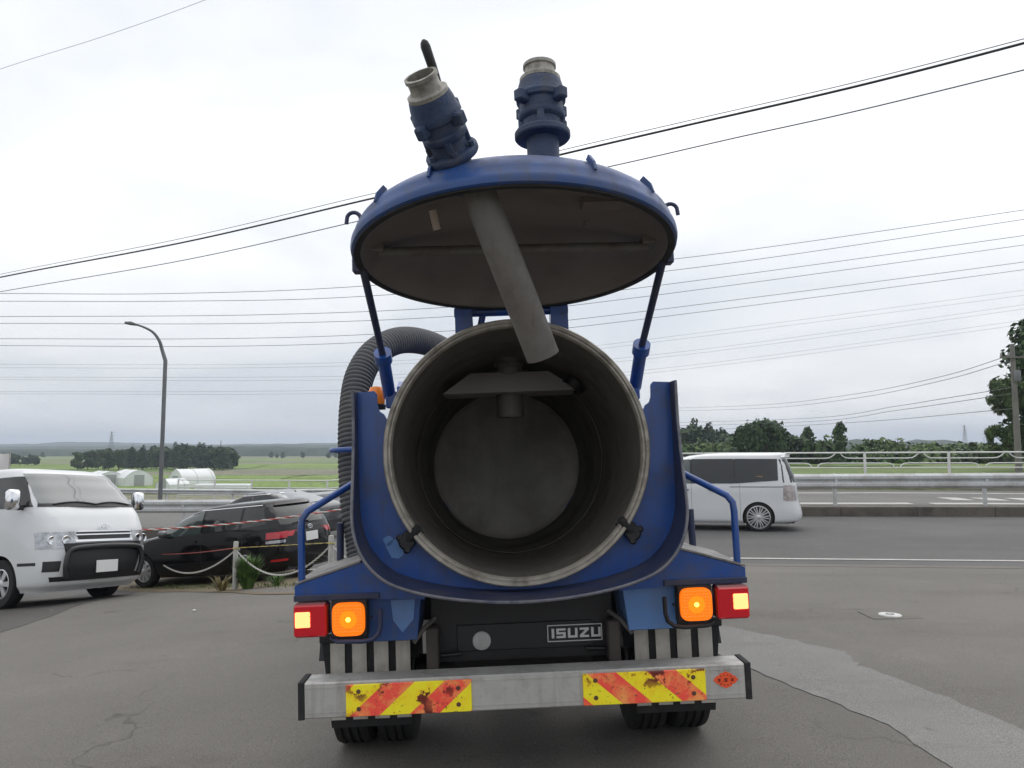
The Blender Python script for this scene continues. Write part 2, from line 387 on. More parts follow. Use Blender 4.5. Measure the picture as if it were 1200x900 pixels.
M_ROAD2 = ground_mat('pale_road_asphalt', (0.165, 0.16, 0.15), (0.14, 0.136, 0.13), (0.12, 0.115, 0.108), 0.3, 80)
M_PATCH = ground_mat('pale_concrete_patch', (0.225, 0.22, 0.205), (0.195, 0.19, 0.178), (0.165, 0.158, 0.145), 0.6, 160, bump=0.35)
M_LIP = ground_mat('lip_concrete', (0.165, 0.152, 0.132), (0.14, 0.13, 0.115), (0.11, 0.10, 0.085), 0.8, 150)
M_DPATCH = ground_mat('dark_asphalt_patch', (0.098, 0.092, 0.085), (0.085, 0.08, 0.074), (0.11, 0.1, 0.09), 0.6, 150)
M_DIRT = ground_mat('bare_dirt', (0.17, 0.135, 0.09), (0.13, 0.105, 0.065), (0.09, 0.10, 0.045), 0.8, 60, bump=0.9)
M_LINE = ground_mat('road_paint', (0.50, 0.49, 0.46), (0.42, 0.41, 0.385), (0.22, 0.21, 0.2), 1.5, 60)
M_GRASS = ground_mat('meadow_grass', (0.125, 0.175, 0.04), (0.095, 0.145, 0.033), (0.17, 0.18, 0.07), 0.12, 3, bump=1.0)
M_PLAIN = ground_mat('plain_fields', (0.10, 0.14, 0.045), (0.13, 0.135, 0.065), (0.075, 0.11, 0.035), 0.015, 0.4, bump=0.3)
M_PADDY = [ground_mat('paddy_%d' % i, c, tuple(q * 0.85 for q in c), tuple(q * 1.15 for q in c), 0.05, 0.8, bump=0.4)
           for i, c in enumerate([(0.16, 0.235, 0.045), (0.20, 0.265, 0.06), (0.125, 0.195, 0.04), (0.19, 0.185, 0.12)])]
M_HILL = ground_mat('wooded_hill', (0.022, 0.04, 0.018), (0.03, 0.05, 0.022), (0.016, 0.03, 0.014), 0.01, 0.06, bump=1.0)

# ------------------------------------------------------------------ terrain out to the horizon
PLAIN_Z = -5.0
def plateau_right(x): return smooth01((x + 4) / 10.0)
def T(x, y):
    s, t = xy2st(x, y)
    near = G(x, y) - 0.07
    if t < 22: return near
    r = plateau_right(x)
    mead = lerp(near, 0.40, smooth01((t - 22) / 3))
    zr = lerp(mead, PLAIN_Z, smooth01((t - 56) / 26))
    zl = lerp(near, PLAIN_Z, smooth01((t - 24) / 22))
    bump = 0.25 * mnoise.noise(Vector((x * 0.06, y * 0.06, 0))) * smooth01((t - 26) / 20)
    return lerp(zl, zr, r) + bump
def axis(lim, core, step, grow):
    a = [0.0]; d = step
    while a[-1] < lim:
        if a[-1] > core: d *= grow
        a.append(a[-1] + d)
    return a
pos = axis(3600, 40, 2.0, 1.18)
xs = [-q for q in pos[:0:-1]] + pos
ys = [-q for q in axis(60, 100, 4, 1)[:0:-1]] + axis(3600, 130, 1.6, 1.12)
mb = MB(); mb.grid(lambda i, j: (xs[i], ys[j], T(xs[i], ys[j])), len(xs), len(ys))
g = mb.build('ground', M_PLAIN, None, 180); tag(g, kind='structure')

# meadow on the right behind the parapet (same slope as the ground, a little above it)
mb = MB(); mb.grid(lambda i, j: (lambda x, y: (x, y, T(x, y) + 0.05))(*st2xy(lerp(-14, 120, i / 66), lerp(23.2, 84, j / 45))), 67, 46)
tag(mb.build('meadow', M_GRASS, None, 180), kind='structure')

# the lot, the road, the far carriageway
tag(strip('parking_lot', M_LOT, -46, 46, -48, -0.95, 0.0, 140, 90))
strip('road', M_ROAD, -60, 60, -0.95, 8.6, -0.004, 121, 14)
strip('opposite_road', M_ROAD2, -60, 60, 9.6, 22.3, 0.0, 121, 14)
# concrete lip between lot and road
strip('gutter_apron', M_LIP, -4.5, 46, -1.12, -0.72, 0.005, 60, 3)
strip('edge_line', M_LINE, -60, 60, -0.06, 0.08, 0.004, 121, 2)
# markings on the opposite road
for k in range(4): strip('road_marking', M_LINE, 7.6 + k * 1.15, 8.3 + k * 1.15, 15.2, 16.8, 0.006, 3, 2)
strip('road_marking', M_LINE, 6.2, 9.3, 13.2, 13.9, 0.006, 6, 2)
strip('road_marking', M_LINE, -2, 5.6, 13.3, 14.0, 0.006, 8, 2)
strip('road_marking', M_LINE, -10, 30, 19.6, 20.1, 0.006, 30, 2)
strip('road_marking', M_LINE, 13.6, 22, 13.2, 13.8, 0.006, 8, 2)
strip('road_marking', M_LINE, 14.2, 15.6, 14.8, 15.7, 0.006, 3, 2)
strip('road_marking', M_LINE, 16.2, 17.6, 14.8, 15.7, 0.006, 3, 2)
# median kerb between the two roads
mb = MB()
for i in range(60):
    s0, s1 = -60 + i * 2, -60 + i * 2 + 1.985
    x0, y0, z0 = GS(s0, 8.6); x1, y1, z1 = GS(s1, 8.6); x2, y2, z2 = GS(s1, 9.6); x3, y3, z3 = GS(s0, 9.6)
    h = 0.25; q = [(x0, y0, z0), (x1, y1, z1), (x2, y2, z2), (x3, y3, z3)]
    vs = [(a, b, c - 0.2) for a, b, c in q] + [(a, b, c + h) for a, b, c in q]
    mb.add(vs, [(4, 5, 6, 7), (0, 1, 5, 4), (1, 2, 6, 5), (2, 3, 7, 6), (3, 0, 4, 7)])
tag(mb.build('median_kerb', KERBC), kind='structure')

# irregular repaired strips on the lot
def patch_sheet(name, m, upper, lower, dz):
    mb = MB(); n = len(upper); J = 5
    vs = []; fs = []
    for i in range(n):
        for j in range(J):
            a, b = upper[i], lower[i]; x, y = lerp(a[0], b[0], j / (J - 1)), lerp(a[1], b[1], j / (J - 1))
            vs.append((x, y, G(x, y) + dz))
    for i in range(n - 1):
        for j in range(J - 1): fs.append((i * J + j, (i + 1) * J + j, (i + 1) * J + j + 1, i * J + j + 1))
    mb.add(vs, fs); return tag(mb.build(name, m, None, 180), kind='structure')
def gpt(u, v):
    y = 5.0
    for _ in range(30):
        p = px(u, v, y); y = y * (CAM_Z - G(p.x, p.y)) / max(1e-3, CAM_Z - p.z)
    return (p.x, p.y)
def dense(pts, amp, seed, per=6):
    r = random.Random(seed); res = []
    for a, b in zip(pts[:-1], pts[1:]):
        for k in range(per):
            t = k / per; res.append((lerp(a[0], b[0], t) + r.uniform(-amp, amp), lerp(a[1], b[1], t) + r.uniform(-amp, amp)))
    res.append(pts[-1]); return res
up = [gpt(*q) for q in [(700, 700), (800, 722), (840, 731), (905, 745), (990, 765), (1008, 780), (1095, 812), (1200, 857), (1330, 910)]]
lo = [gpt(*q) for q in [(700, 716), (800, 750), (838, 765), (870, 781), (930, 806), (985, 827), (1050, 856), (1120, 906), (1240, 985)]]
patch_sheet('concrete_patch', M_PATCH, dense(up, 0.025, 1), dense(lo, 0.025, 2), 0.004)
up = [gpt(*q) for q in [(-120, 738), (0, 712), (60, 702), (130, 690), (180, 686)]]
lo = [gpt(*q) for q in [(-120, 772), (0, 742), (60, 722), (140, 698), (180, 690)]]
patch_sheet('asphalt_patch', M_DPATCH, dense(up, 0.03, 3), dense(lo, 0.03, 4), 0.004)
# dirt verge under the chain posts
up = [gpt(*q) for q in [(125, 668), (200, 668), (260, 668), (340, 668), (420, 668), (520, 668)]]
lo = [gpt(*q) for q in [(120, 688), (170, 694), (230, 694), (300, 697), (400, 697), (520, 692)]]
patch_sheet('dirt_verge', M_DIRT, dense(up, 0.02, 5), dense(lo, 0.03, 6), 0.006)

# ------------------------------------------------------------------ the vacuum tanker truck
truck = empty('vacuum_tanker_truck', (0.09, 3.77, 0.0))
truck.rotation_mode = 'XYZ'
truck.rotation_euler = (Matrix.Rotation(R(1.6), 3, 'Z') @ Matrix.Rotation(R(-2.1), 3, 'Y')).to_euler()
tag(truck, 'blue vacuum tanker truck seen from behind with its round rear lid swung up', 'truck')
TZ = 1.68            # height of the tank axis at the opening
TS = 0.047           # the tank falls slightly towards the cab
Mt = Matrix.Translation((0, 0.1, TZ)) @ Matrix.Rotation(-math.atan(TS), 4, 'X') @ Matrix.Rotation(-math.pi / 2, 4, 'X')   # lathe z -> truck y
def part(mb, name, m, parent=truck, smooth=None): return mb.build(name, m, parent, smooth)

# tank: outer shell + inner shell + dished front head
tank = part(MB().lathe([(0.645, 0.02), (0.645, 2.86), (0.60, 2.96), (0.45, 3.03), (0.2, 3.07), (0.001, 3.08)], 72, Mt), 'tank_shell', BLUE_OLD, smooth=35)
part(MB().lathe([(0.624, 0.01), (0.620, 0.05), (0.620, 2.74)], 72, Mt), 'tank_lining', STEEL_IN, tank, 40)
part(MB().lathe([(0.620, 2.74), (0.612, 2.78), (0.58, 2.815), (0.50, 2.835), (0.35, 2.855), (0.15, 2.865), (0.001, 2.867)], 72, Mt), 'tank_end_plate', mat('flash_lit_end_plate', (0.60, 0.57, 0.53), 0.6, var=0.3, vscale=2.5, streak=0.2, scol=(0.3, 0.27, 0.23), chips=0.4, ccol=(0.12, 0.09, 0.07), dirt=(0.30, 0.27, 0.23), dirt_amt=0.6, dscale=1.8), tank, 60)  # paler than the lining: flash light on the plate put into its colour
ringp = [(0.624, 0.012), (0.626, 0.0), (0.634, -0.012), (0.640, -0.012), (0.641, -0.004), (0.648, -0.004), (0.649, -0.014), (0.664, -0.014), (0.670, -0.006), (0.670, 0.03), (0.648, 0.034)]
part(MB().lathe(ringp, 96, Mt), 'opening_rim', RIM_STEEL, tank, 30)
part(MB().lathe([(0.616, 1.30), (0.612, 1.302), (0.612, 1.318), (0.616, 1.32)], 72, Mt), 'weld_seam', STEEL_IN, tank, 40)
# splash hood with its float valve under the roof of the tank
mb = MB()
t_, b_ = 2.165, 2.03
vs = [(-0.245, 1.02, t_), (0.245, 1.02, t_), (0.41, 0.86, b_), (-0.41, 0.86, b_), (-0.245, 1.14, t_), (0.245, 1.14, t_), (0.41, 1.30, b_), (-0.41, 1.30, b_)]
mb.add(vs, [(0, 1, 2, 3), (5, 4, 7, 6), (0, 4, 5, 1), (1, 5, 6, 2), (4, 0, 3, 7), (2, 6, 7, 3)])
part(mb, 'splash_hood', mat('hood_plate', (0.42, 0.395, 0.375), 0.55, var=0.15, vscale=4, bump=0.08), tank)
part(MB().lathe([(0.085, 1.885), (0.085, 2.03)], 28, Matrix.Translation((0.0, 1.08, 0)), True, True), 'float_cage', STEEL_PIPE, tank, 40)
part(MB().lathe([(0.08, 2.15), (0.08, 2.20), (0.092, 2.205), (0.092, 2.225), (0.08, 2.23), (0.08, 2.27)], 28, Matrix.Translation((0.0, 1.08, 0)), True, True), 'valve_neck', STEEL_PIPE, tank, 40)
part(MB().lathe([(0.07, 0), (0.07, 0.05), (0.055, 0.05), (0.055, 0.0)], 24, along((0.405, 0.9, 2.08), (-0.68, 0, -0.73))), 'port_collar', BLACK, tank, 40)

# saddle collar round the tank mouth
OUT = [(-0.80, 2.0), (-0.80, 1.45), (-0.792, 1.34), (-0.765, 1.25), (-0.715, 1.17), (-0.65, 1.11), (-0.575, 1.07), (-0.42, 1.025), (-0.2, 0.992), (0, 0.982)]
OUT = OUT + [(-x, z) for x, z in OUT[-2::-1]]
def smooth_poly(p, it=2):
    for _ in range(it):
        q = [p[0]]
        for a, b in zip(p[:-1], p[1:]): q += [(lerp(a[0], b[0], .25), lerp(a[1], b[1], .25)), (lerp(a[0], b[0], .75), lerp(a[1], b[1], .75))]
        q.append(p[-1]); p = q
    return p
OUTS = smooth_poly(OUT)
def hit(th):
    d = (math.cos(th), math.sin(th))
    for (x0, z0), (x1, z1) in zip(OUTS[:-1], OUTS[1:]):
        z0 -= TZ; z1_ = z1 - TZ
        ex, ez = x1 - x0, z1_ - z0; det = d[0] * -ez + ex * d[1]
        if abs(det) < 1e-9: continue
        t = (x0 * -ez + ex * z0) / det; u = (d[0] * z0 - d[1] * x0) / det
        if t > 0 and -1e-6 <= u <= 1 + 1e-6: return (d[0] * t, TZ + d[1] * t)
    return None
K = 80; vs = []; fs = []
for k in range(K + 1):
    th = R(lerp(166, 374, k / K)); h = hit(th)
    i_ = (0.655 * math.cos(th), TZ + 0.655 * math.sin(th))
    if k == 0: h = (-0.80, 1.885)
    if k == K: h = (0.80, 1.885)
    vs += [(i_[0], 0.15, i_[1]), (h[0], 0.15, h[1]), (i_[0], 0.165, i_[1]), (h[0], 0.165, h[1])]
for k in range(K):
    a, b = 4 * k, 4 * k + 4
    fs += [(a, a + 1, b + 1, b), (a + 2, b + 2, b + 3, a + 3), (a, b, b + 2, a + 2), (a + 1, a + 3, b + 3, b + 1)]
collar = part(MB().add(vs, fs), 'saddle_collar', BLUE)
for sx in (-1, 1):
    arm = [(0.80, 1.70), (0.80, 2.0), (0.715, 2.005), (0.702, 1.99), (0.700, 1.93), (0.69, 1.90), (0.668, 1.885), (0.655, 1.86), (0.655, 1.80)]
    part(MB().prism([(sx * x, z) for x, z in arm], 0.1492, 0.168), 'collar_arm', BLUE, collar)
# flange folded back round the outside edge of the collar, deepest at the bottom
vs = []; fs = []
for (x, z) in OUTS:
    d = lerp(0.05, -0.15, smooth01((1.85 - z) / 0.85))
    cx = 0.012 * (1 if x > 0 else -1) * min(1, abs(x) / 0.5); cz = -0.012 * smooth01((1.5 - z) / 0.3)
    vs += [(x, 0.166, z), (x, d, z), (x + cx, d, z + cz), (x + cx, 0.166, z + cz)]
for k in range(len(OUTS) - 1):
    a, b = 4 * k, 4 * k + 4
    fs += [(a, b, b + 1, a + 1), (a + 1, b + 1, b + 2, a + 2), (a + 2, b + 2, b + 3, a + 3)]
e = 4 * (len(OUTS) - 1); fs += [(0, 1, 2, 3), (e + 3, e + 2, e + 1, e)]
part(MB().add(vs, fs), 'collar_flange', BLUE_TRIM, collar, 40)
part(MB().tube([(x + (0.006 if x > 0 else -0.006), lerp(0.05, -0.15, smooth01((1.85 - z) / 0.85)), z - 0.004) for x, z in OUTS], 0.008, 6), 'flange_bead', mat('worn_edge', (0.16, 0.16, 0.18), 0.5, var=0.3, vscale=12, dirt=(0.03, 0.04, 0.09), dirt_amt=0.9, dscale=9), collar, 60)
# lid clamps low on the collar
for sx in (-1, 1):
    M = along((sx * 0.575, 0.145, 1.235), (-sx * 0.25, -1, 0.25))
    kb = MB(); kb.lathe([(0.018, 0), (0.018, 0.03), (0.038, 0.035), (0.042, 0.05), (0.036, 0.068), (0.015, 0.07)], 12, M, True, True)
    for k in range(3):
        a = k * 2 * math.pi / 3 + 0.5; kb.lathe([(0.016, 0.035), (0.018, 0.05), (0.013, 0.07)], 8, M @ Matrix.Translation((0.04 * math.cos(a), 0.04 * math.sin(a), 0)), True, True)
    kb.tube([(sx * 0.56, 0.10, 1.25), (sx * 0.50, 0.07, 1.32)], 0.022, 8)
    kb.box(sx * 0.53 - 0.05, sx * 0.53 + 0.05, 0.09, 0.14, 1.255, 1.30, 0.01)
    part(kb, 'lid_clamp', RUBBER, collar, 40)
for (x, z, s) in ((-0.62, 1.21, 0.05), (-0.66, 1.25, 0.025)):
    part(MB().prism([(x + s * math.cos(a / 9 * 6.283) * (1 + 0.2 * math.sin(a * 2.1)), z + s * 1.0 * math.sin(a / 9 * 6.283)) for a in range(9)], 0.1465, 0.151), 'touch_up_patch', BLUE_LIGHT, collar)

# raised lid
MD = Matrix.Translation((0, -0.45, 2.545)) @ Matrix.Rotation(R(-8), 4, 'X')
prof = [(0.690, -0.028), (0.702, -0.022), (0.706, -0.005), (0.704, 0.012), (0.694, 0.024)]
for i in range(1, 15):
    a = i / 14 * math.pi / 2; prof.append((0.694 * math.cos(a) ** 0.85 + 0.0005, 0.024 + 0.205 * math.sin(a)))
lid = part(MB().lathe(prof, 96, MD), 'rear_lid', BLUE_OLD, smooth=50)
prof = [(0.690, -0.028), (0.672, -0.030), (0.662, -0.026), (0.655, -0.016), (0.648, 0.0)]
for i in range(1, 11):
    a = i / 10 * math.pi / 2; prof.append((0.648 * math.cos(a) + 0.0005, 0.0 + 0.13 * math.sin(a)))
part(MB().lathe(prof, 96, MD), 'lid_lining', STEEL_DOOR, lid, 50)
part(MB().lathe([(0.690, -0.031), (0.692, -0.036), (0.668, -0.036), (0.664, -0.030)], 96, MD), 'lid_gasket', RUBBER, lid, 40)
part(MB().tube([(-0.60, -0.42, 2.575), (0.60, -0.42, 2.565)], 0.021, 12), 'stiffening_bar', STEEL_PIPE, lid, 60)
for s in (-0.60, 0.60): part(MB().box(s - 0.03, s + 0.03, -0.47, -0.36, 2.57, 2.63, 0.006), 'bar_pad', STEEL_DOOR, lid)
part(MB().tube([(-0.142, -0.985, 2.70), (-0.142, -0.98, 2.63), (-0.02, -0.87, 2.32), (0.085, -0.77, 2.045)], 0.066, 28, caps=False), 'inner_pipe', STEEL_PIPE, lid, 60)
part(MB().tube([(-0.138, -0.976, 2.62), (-0.02, -0.87, 2.32), (0.0848, -0.7702, 2.0455)], 0.060, 24, caps=False), 'pipe_bore', BLACK, lid, 60)
part(MB().tube([(-0.335, -0.72, 2.66), (-0.32, -0.70, 2.585)], 0.016, 10), 'lid_stud', mat('bright_stud', (0.6, 0.52, 0.42), 0.4, var=0.1), lid, 60)
for (x, y) in ((0.36, -0.72), (0.40, -0.45)): part(MB().box(x - 0.09, x + 0.09, y - 0.05, y + 0.05, 2.655, 2.70, 0.006), 'lining_plate', STEEL_DOOR, lid)
for a in (R(-142), R(-118), R(-66), R(-40)):     # small lugs round the lid
    M = MD @ Matrix.Rotation(a, 4, 'Z')
    lugp = [(0.685, 0.045), (0.696, 0.052), (0.686, 0.090), (0.658, 0.128), (0.640, 0.115), (0.668, 0.080)]
    part(MB().prism([(a_, b_) for a_, b_ in lugp], -0.006, 0.006, M), 'lid_lug', BLUE_OLD, lid)
for sx in (-1, 1):      # hooks on both flanks
    p = [(sx * 0.655, -0.50, 2.56), (sx * 0.66, -0.50, 2.68)] + arc((sx * 0.69, -0.50, 2.70), 0.03, 180 if sx > 0 else 0, 20 if sx > 0 else 160, 8) + [(sx * 0.722, -0.50, 2.68)]
    part(MB().tube(p, 0.009, 8), 'lid_hook', BLUE_TRIM, lid, 60)
part(MB().box(-0.112, -0.092, -0.86, -0.84, 2.74, 2.822, 0.003), 'lid_bolt', BLACK, lid)

def valve(p, d, twist, lever, fat=1.15):
    M = along(p, d) @ Matrix.Rotation(twist, 4, 'Z') @ Matrix.Diagonal((fat, fat, 1.0, 1.0))
    vb = MB()
    vb.lathe([(0.056, -0.045), (0.056, 0.085), (0.093, 0.088), (0.097, 0.094), (0.097, 0.112), (0.093, 0.118), (0.07, 0.12), (0.066, 0.135), (0.068, 0.16), (0.078, 0.168),
              (0.082, 0.175), (0.082, 0.19), (0.074, 0.197), (0.076, 0.235), (0.086, 0.243), (0.088, 0.262), (0.084, 0.27), (0.080, 0.30), (0.074, 0.325), (0.060, 0.332)], 36, M)
    vv = part(vb, 'valve_body', BLUE_VALVE, lid, 35)
    for k in range(6):
        a = k * math.pi / 3 + 0.3
        part(MB().lathe([(0.011, 0.0), (0.011, 0.02)], 6, M @ Matrix.Translation((0.084 * math.cos(a), 0.084 * math.sin(a), 0.116)), True, True), 'flange_bolt', BLUE_VALVE, lid)
    for k in range(4):
        a = k * math.pi / 2 + 0.5; rr = 0.088
        part(MB().box(rr - 0.02, rr + 0.028, -0.018, 0.018, 0.215, 0.262, 0.006, M @ Matrix.Rotation(a, 4, 'Z')), 'coupling_ear', BLUE_VALVE, lid)
        part(MB().box(0.06, 0.082, -0.012, 0.012, 0.12, 0.175, 0.004, M @ Matrix.Rotation(a + 0.75, 4, 'Z')), 'body_rib', BLUE_VALVE, lid)
    part(MB().lathe([(0.060, 0.325), (0.072, 0.328), (0.072, 0.342), (0.058, 0.348), (0.053, 0.36), (0.053, 0.385), (0.058, 0.389), (0.058, 0.402), (0.048, 0.403), (0.046, 0.33)], 36, M), 'hose_coupling', GREYCAST, lid, 35)
    part(MB().lathe([(0.046, 0.336), (0.001, 0.337)], 24, M), 'valve_gate', BLACK, lid)
    return M
valve((0.117, -0.80, 2.825), (0.0, 0.04, 1), 0.2, False)
part(MB().tube([(0.117, -0.80, 2.755), (0.117, -0.797, 2.84)], 0.0635, 28), 'valve_pipe', BLUE_OLD, lid, 60)
Ml = valve((-0.205, -0.94, 2.712), (-0.30, -0.64, 0.64), 0.75, True, 1.04)
lv = MB()
q = [Vector((-0.245, -1.08, 2.87)), Vector((-0.268, -1.13, 2.965)), Vector((-0.292, -1.165, 3.035)), Vector((-0.312, -1.19, 3.095)), Vector((-0.316, -1.195, 3.108)), Vector((-0.319, -1.198, 3.116))]
lv.tube(q, [0.010, 0.013, 0.017, 0.018, 0.014, 0.005], 10)
part(lv, 'valve_lever', BLACK, lid, 60)

# lid hinge over the tank mouth
part(MB().tube([(-0.30, 0.24, 2.41), (0.30, 0.24, 2.41)], 0.024, 14), 'hinge_tube', BLUE, smooth=60)
for sx in (-1, 1):
    part(MB().prism([(sx * 0.20, 2.27), (sx * 0.295, 2.23), (sx * 0.295, 2.49), (sx * 0.215, 2.49), (sx * 0.205, 2.42)], 0.19, 0.29), 'hinge_bracket', BLUE)
    part(MB().tube([(sx * 0.14, 0.24, 2.44), (sx * 0.17, 0.26, 2.31)], 0.018, 8), 'hinge_stay', BLUE, smooth=60)
    part(MB().tube([(sx * 0.24, 0.235, 2.46), (sx * 0.24, 0.255, 2.53), (sx * 0.24, 0.20, 2.60), (sx * 0.24, 0.02, 2.665)], 0.025, 10), 'hinge_arm', BLUE, smooth=60)
    part(MB().lathe([(0.012, 0), (0.012, 0.03)], 8, along((sx * 0.295, 0.24, 2.475), (sx, 0, 0)), True, True), 'hinge_pin', BLACK)
    # lid cylinders
    top, mid, bot = (sx * 0.675, -0.38, 2.515), (sx * 0.672, 0.20, 2.185), (sx * 0.672, 0.42, 2.0)
    rod = part(MB().tube([top, mid], 0.018, 14), 'lid_strut', BLUE_TRIM, smooth=60)
    d = (Vector(mid) - Vector(bot)).normalized()
    part(MB().tube([Vector(mid) + d * 0.01, bot], 0.034, 16), 'cylinder_barrel', BLUE, rod, 60)
    part(MB().tube([Vector(mid) + d * 0.03, Vector(mid) - d * 0.03], 0.046, 16), 'cylinder_gland', BLUE, rod, 50)
    part(MB().box(sx * 0.70 - 0.018, sx * 0.70 + 0.018, -0.41, -0.35, 2.49, 2.56, 0.006), 'strut_eye', BLUE_TRIM, rod)
    part(MB().box(sx * 0.66 - 0.03, sx * 0.66 + 0.03, 0.38, 0.46, 1.93, 2.02, 0.006), 'strut_foot', BLUE, rod)

# lamp wings either side with lamps, rails and boxes
for sx in (-1, 1):
    wing = [(1.112, 1.058), (1.112, 0.988), (0.80, 0.985), (0.48, 0.968), (0.48, 1.0), (0.62, 1.06), (0.725, 1.168), (0.79, 1.155)]
    wg = part(MB().prism([(sx * x, z) for x, z in wing], 0.085, 0.62), 'lamp_wing', BLUE)
    part(MB().prism([(sx * x, z) for x, z in [(1.115, 1.061), (1.112, 1.071), (0.79, 1.168), (0.79, 1.158)]], 0.08, 0.63), 'wing_edge_strip', mat('worn_grey_edge', (0.20, 0.19, 0.18), 0.6, var=0.25, vscale=15, dirt=(0.06, 0.06, 0.07), dirt_amt=0.8, dscale=10), wg)
    part(MB().box(min(sx * 0.70, sx * 1.115), max(sx * 0.70, sx * 1.115), 0.072, 0.084, 0.983, 1.012, 0.003), 'wing_lip', BLUE_TRIM, wg)
    bx0 = (0.505, 0.76)
    bxm = MB().prism([(sx * 0.505, 0.975), (sx * 0.77, 0.975), (sx * 0.77, 0.762), (sx * 0.53, 0.762)], 0.15, 0.52)
    bo = part(bxm, 'side_box', BLUE_LIGHT if sx > 0 else BLUE_OLD)  # right box a paler blue than the left
    if sx > 0: bo['label'] = 'side box in a paler blue'
    if sx < 0: part(MB().prism([(-0.655, 0.96), (-0.535, 0.96), (-0.545, 0.86), (-0.60, 0.80), (-0.645, 0.86)], 0.147, 0.151), 'paint_patch', BLUE_LIGHT, bo)
    # red tail lamp with its lit window
    xc = sx * 1.03
    tl = part(MB().box(xc - 0.083, xc + 0.083, 0.05, 0.13, 0.815, 0.978, 0.012), 'tail_lamp', mat('lamp_housing_red', (0.16, 0.004, 0.008), 0.3, coat=0.3))
    part(MB().box(xc - 0.078, xc + 0.078, 0.036, 0.051, 0.822, 0.971, 0.008), 'tail_lens', RED_LENS, tl)
    xo = sx * 1.064
    part(MB().box(xo - 0.036, xo + 0.036, 0.030, 0.040, 0.866, 0.940, 0.004), 'lit_window', RED_HOT, tl)
    for k in range(5): part(MB().box(xc - sx * 0.01 - 0.060, xc - sx * 0.01 + 0.012, 0.033, 0.038, 0.838 + k * 0.026, 0.842 + k * 0.026), 'lens_rib', RED_LENS, tl)
    # amber indicator
    xa = sx * 0.845
    tn = part(MB().lathe([(0.118, 0.0), (0.122, 0.012), (0.122, 0.06)], 4, Matrix.Translation((xa, 0.055, 0.897)) @ Matrix.Rotation(-math.pi / 2, 4, 'X') @ Matrix.Rotation(math.pi / 4, 4, 'Z'), True, True), 'indicator_lamp', RUBBER)
    def sq(r, n=4.5, seg=40): return [(xa + r * abs(math.cos(a)) ** (2 / n) * (1 if math.cos(a) > 0 else -1), 0.897 + r * abs(math.sin(a)) ** (2 / n) * (1 if math.sin(a) > 0 else -1)) for a in [2 * math.pi * k / seg for k in range(seg)]]
    part(MB().prism(sq(0.078), 0.032, 0.056), 'amber_lens', AMBER_LIT, tn)
    lg = MB()
    for gi in range(9):
        for gj in range(9):
            gx, gz = xa + (gi - 4) * 0.0150, 0.897 + (gj - 4) * 0.0150; gs = 0.0072
            lg.add([(gx - gs, 0.0322, gz - gs), (gx + gs, 0.0322, gz - gs), (gx + gs, 0.0322, gz + gs), (gx - gs, 0.0322, gz + gs), (gx, 0.0275, gz)], [(0, 1, 4), (1, 2, 4), (2, 3, 4), (3, 0, 4)])
    tag(part(lg, 'lens_prisms', AMBER_LIT, tn), kind='stuff')
    part(MB().prism(sq(0.040, 2.2), 0.0285, 0.033), 'lens_bullseye', AMBER_MID, tn)
    part(MB().prism(sq(0.011, 2), 0.0265, 0.031), 'bulb_glow', AMBER_HOT, tn)
    part(MB().lathe([(0.006, 0), (0.006, 0.03)], 8, along((sx * 0.745, 0.1, 0.89), (0, -1, 0)), True, True), 'lamp_bolt', BLACK, tn)
    # bent rod guard below the lamps
    x1 = sx * 0.70
    p = [(x1 - sx * 0.012, 0.03, 0.94), (x1 - sx * 0.01, 0.03, 0.86), (x1, 0.03, 0.825), (x1 + sx * 0.03, 0.03, 0.80), (x1 + sx * 0.08, 0.03, 0.792), (x1 + sx * 0.20, 0.05, 0.792), (x1 + sx * 0.24, 0.10, 0.80)]
    part(MB().tube(p, 0.011, 8), 'lamp_guard', BLACK if sx > 0 else BLUE_TRIM, smooth=60)
    # hand rail
    p = [(sx * 1.085, 0.12, 1.04), (sx * 1.085, 0.12, 1.33), (sx * 1.082, 0.125, 1.375), (sx * 1.06, 0.14, 1.41), (sx * 0.86, 0.30, 1.535), (sx * 0.79, 0.36, 1.575)]
    part(MB().tube(p, 0.0175, 14), 'hand_rail', BLUE, smooth=60)
    part(MB().tube([(sx * 0.99, 0.6, 1.05), (sx * 0.985, 0.6, 1.31)], 0.02, 12), 'rail_post', BLUE_TRIM, smooth=60)
    # mud flap with white stripes
    fl = part(MB().prism([(sx * 1.045, 0.735), (sx * 0.585, 0.735), (sx * 0.585, 0.285), (sx * 1.00, 0.285)], 0.36, 0.372), 'mud_flap', RUBBER)
    part(MB().box(min(sx * 0.575, sx * 1.055), max(sx * 0.575, sx * 1.055), 0.345, 0.385, 0.715, 0.762, 0.004), 'flap_bar', BLACK, fl)
    for k in range(4):
        xk = sx * (0.625 + k * 0.113)
        part(MB().box(xk - 0.037, xk + 0.037, 0.353, 0.3605, 0.325, 0.712), 'flap_stripe', WHITE_FLAP, fl)
    # rear fender
    mb = MB(); A = [R(20 + 140 * k / 14) for k in range(15)]
    mb.grid(lambda i, j: (sx * (0.56 + 0.54 * j), 1.0 + (0.50) * math.cos(A[i]), 0.41 + 0.5 * math.sin(A[i])), 15, 2)
    mb.grid(lambda i, j: (sx * (0.56 + 0.54 * j), 1.0 + (0.49) * math.cos(A[i]), 0.41 + 0.49 * math.sin(A[i])), 15, 2)
    part(mb, 'rear_fender', BLACK, smooth=60)
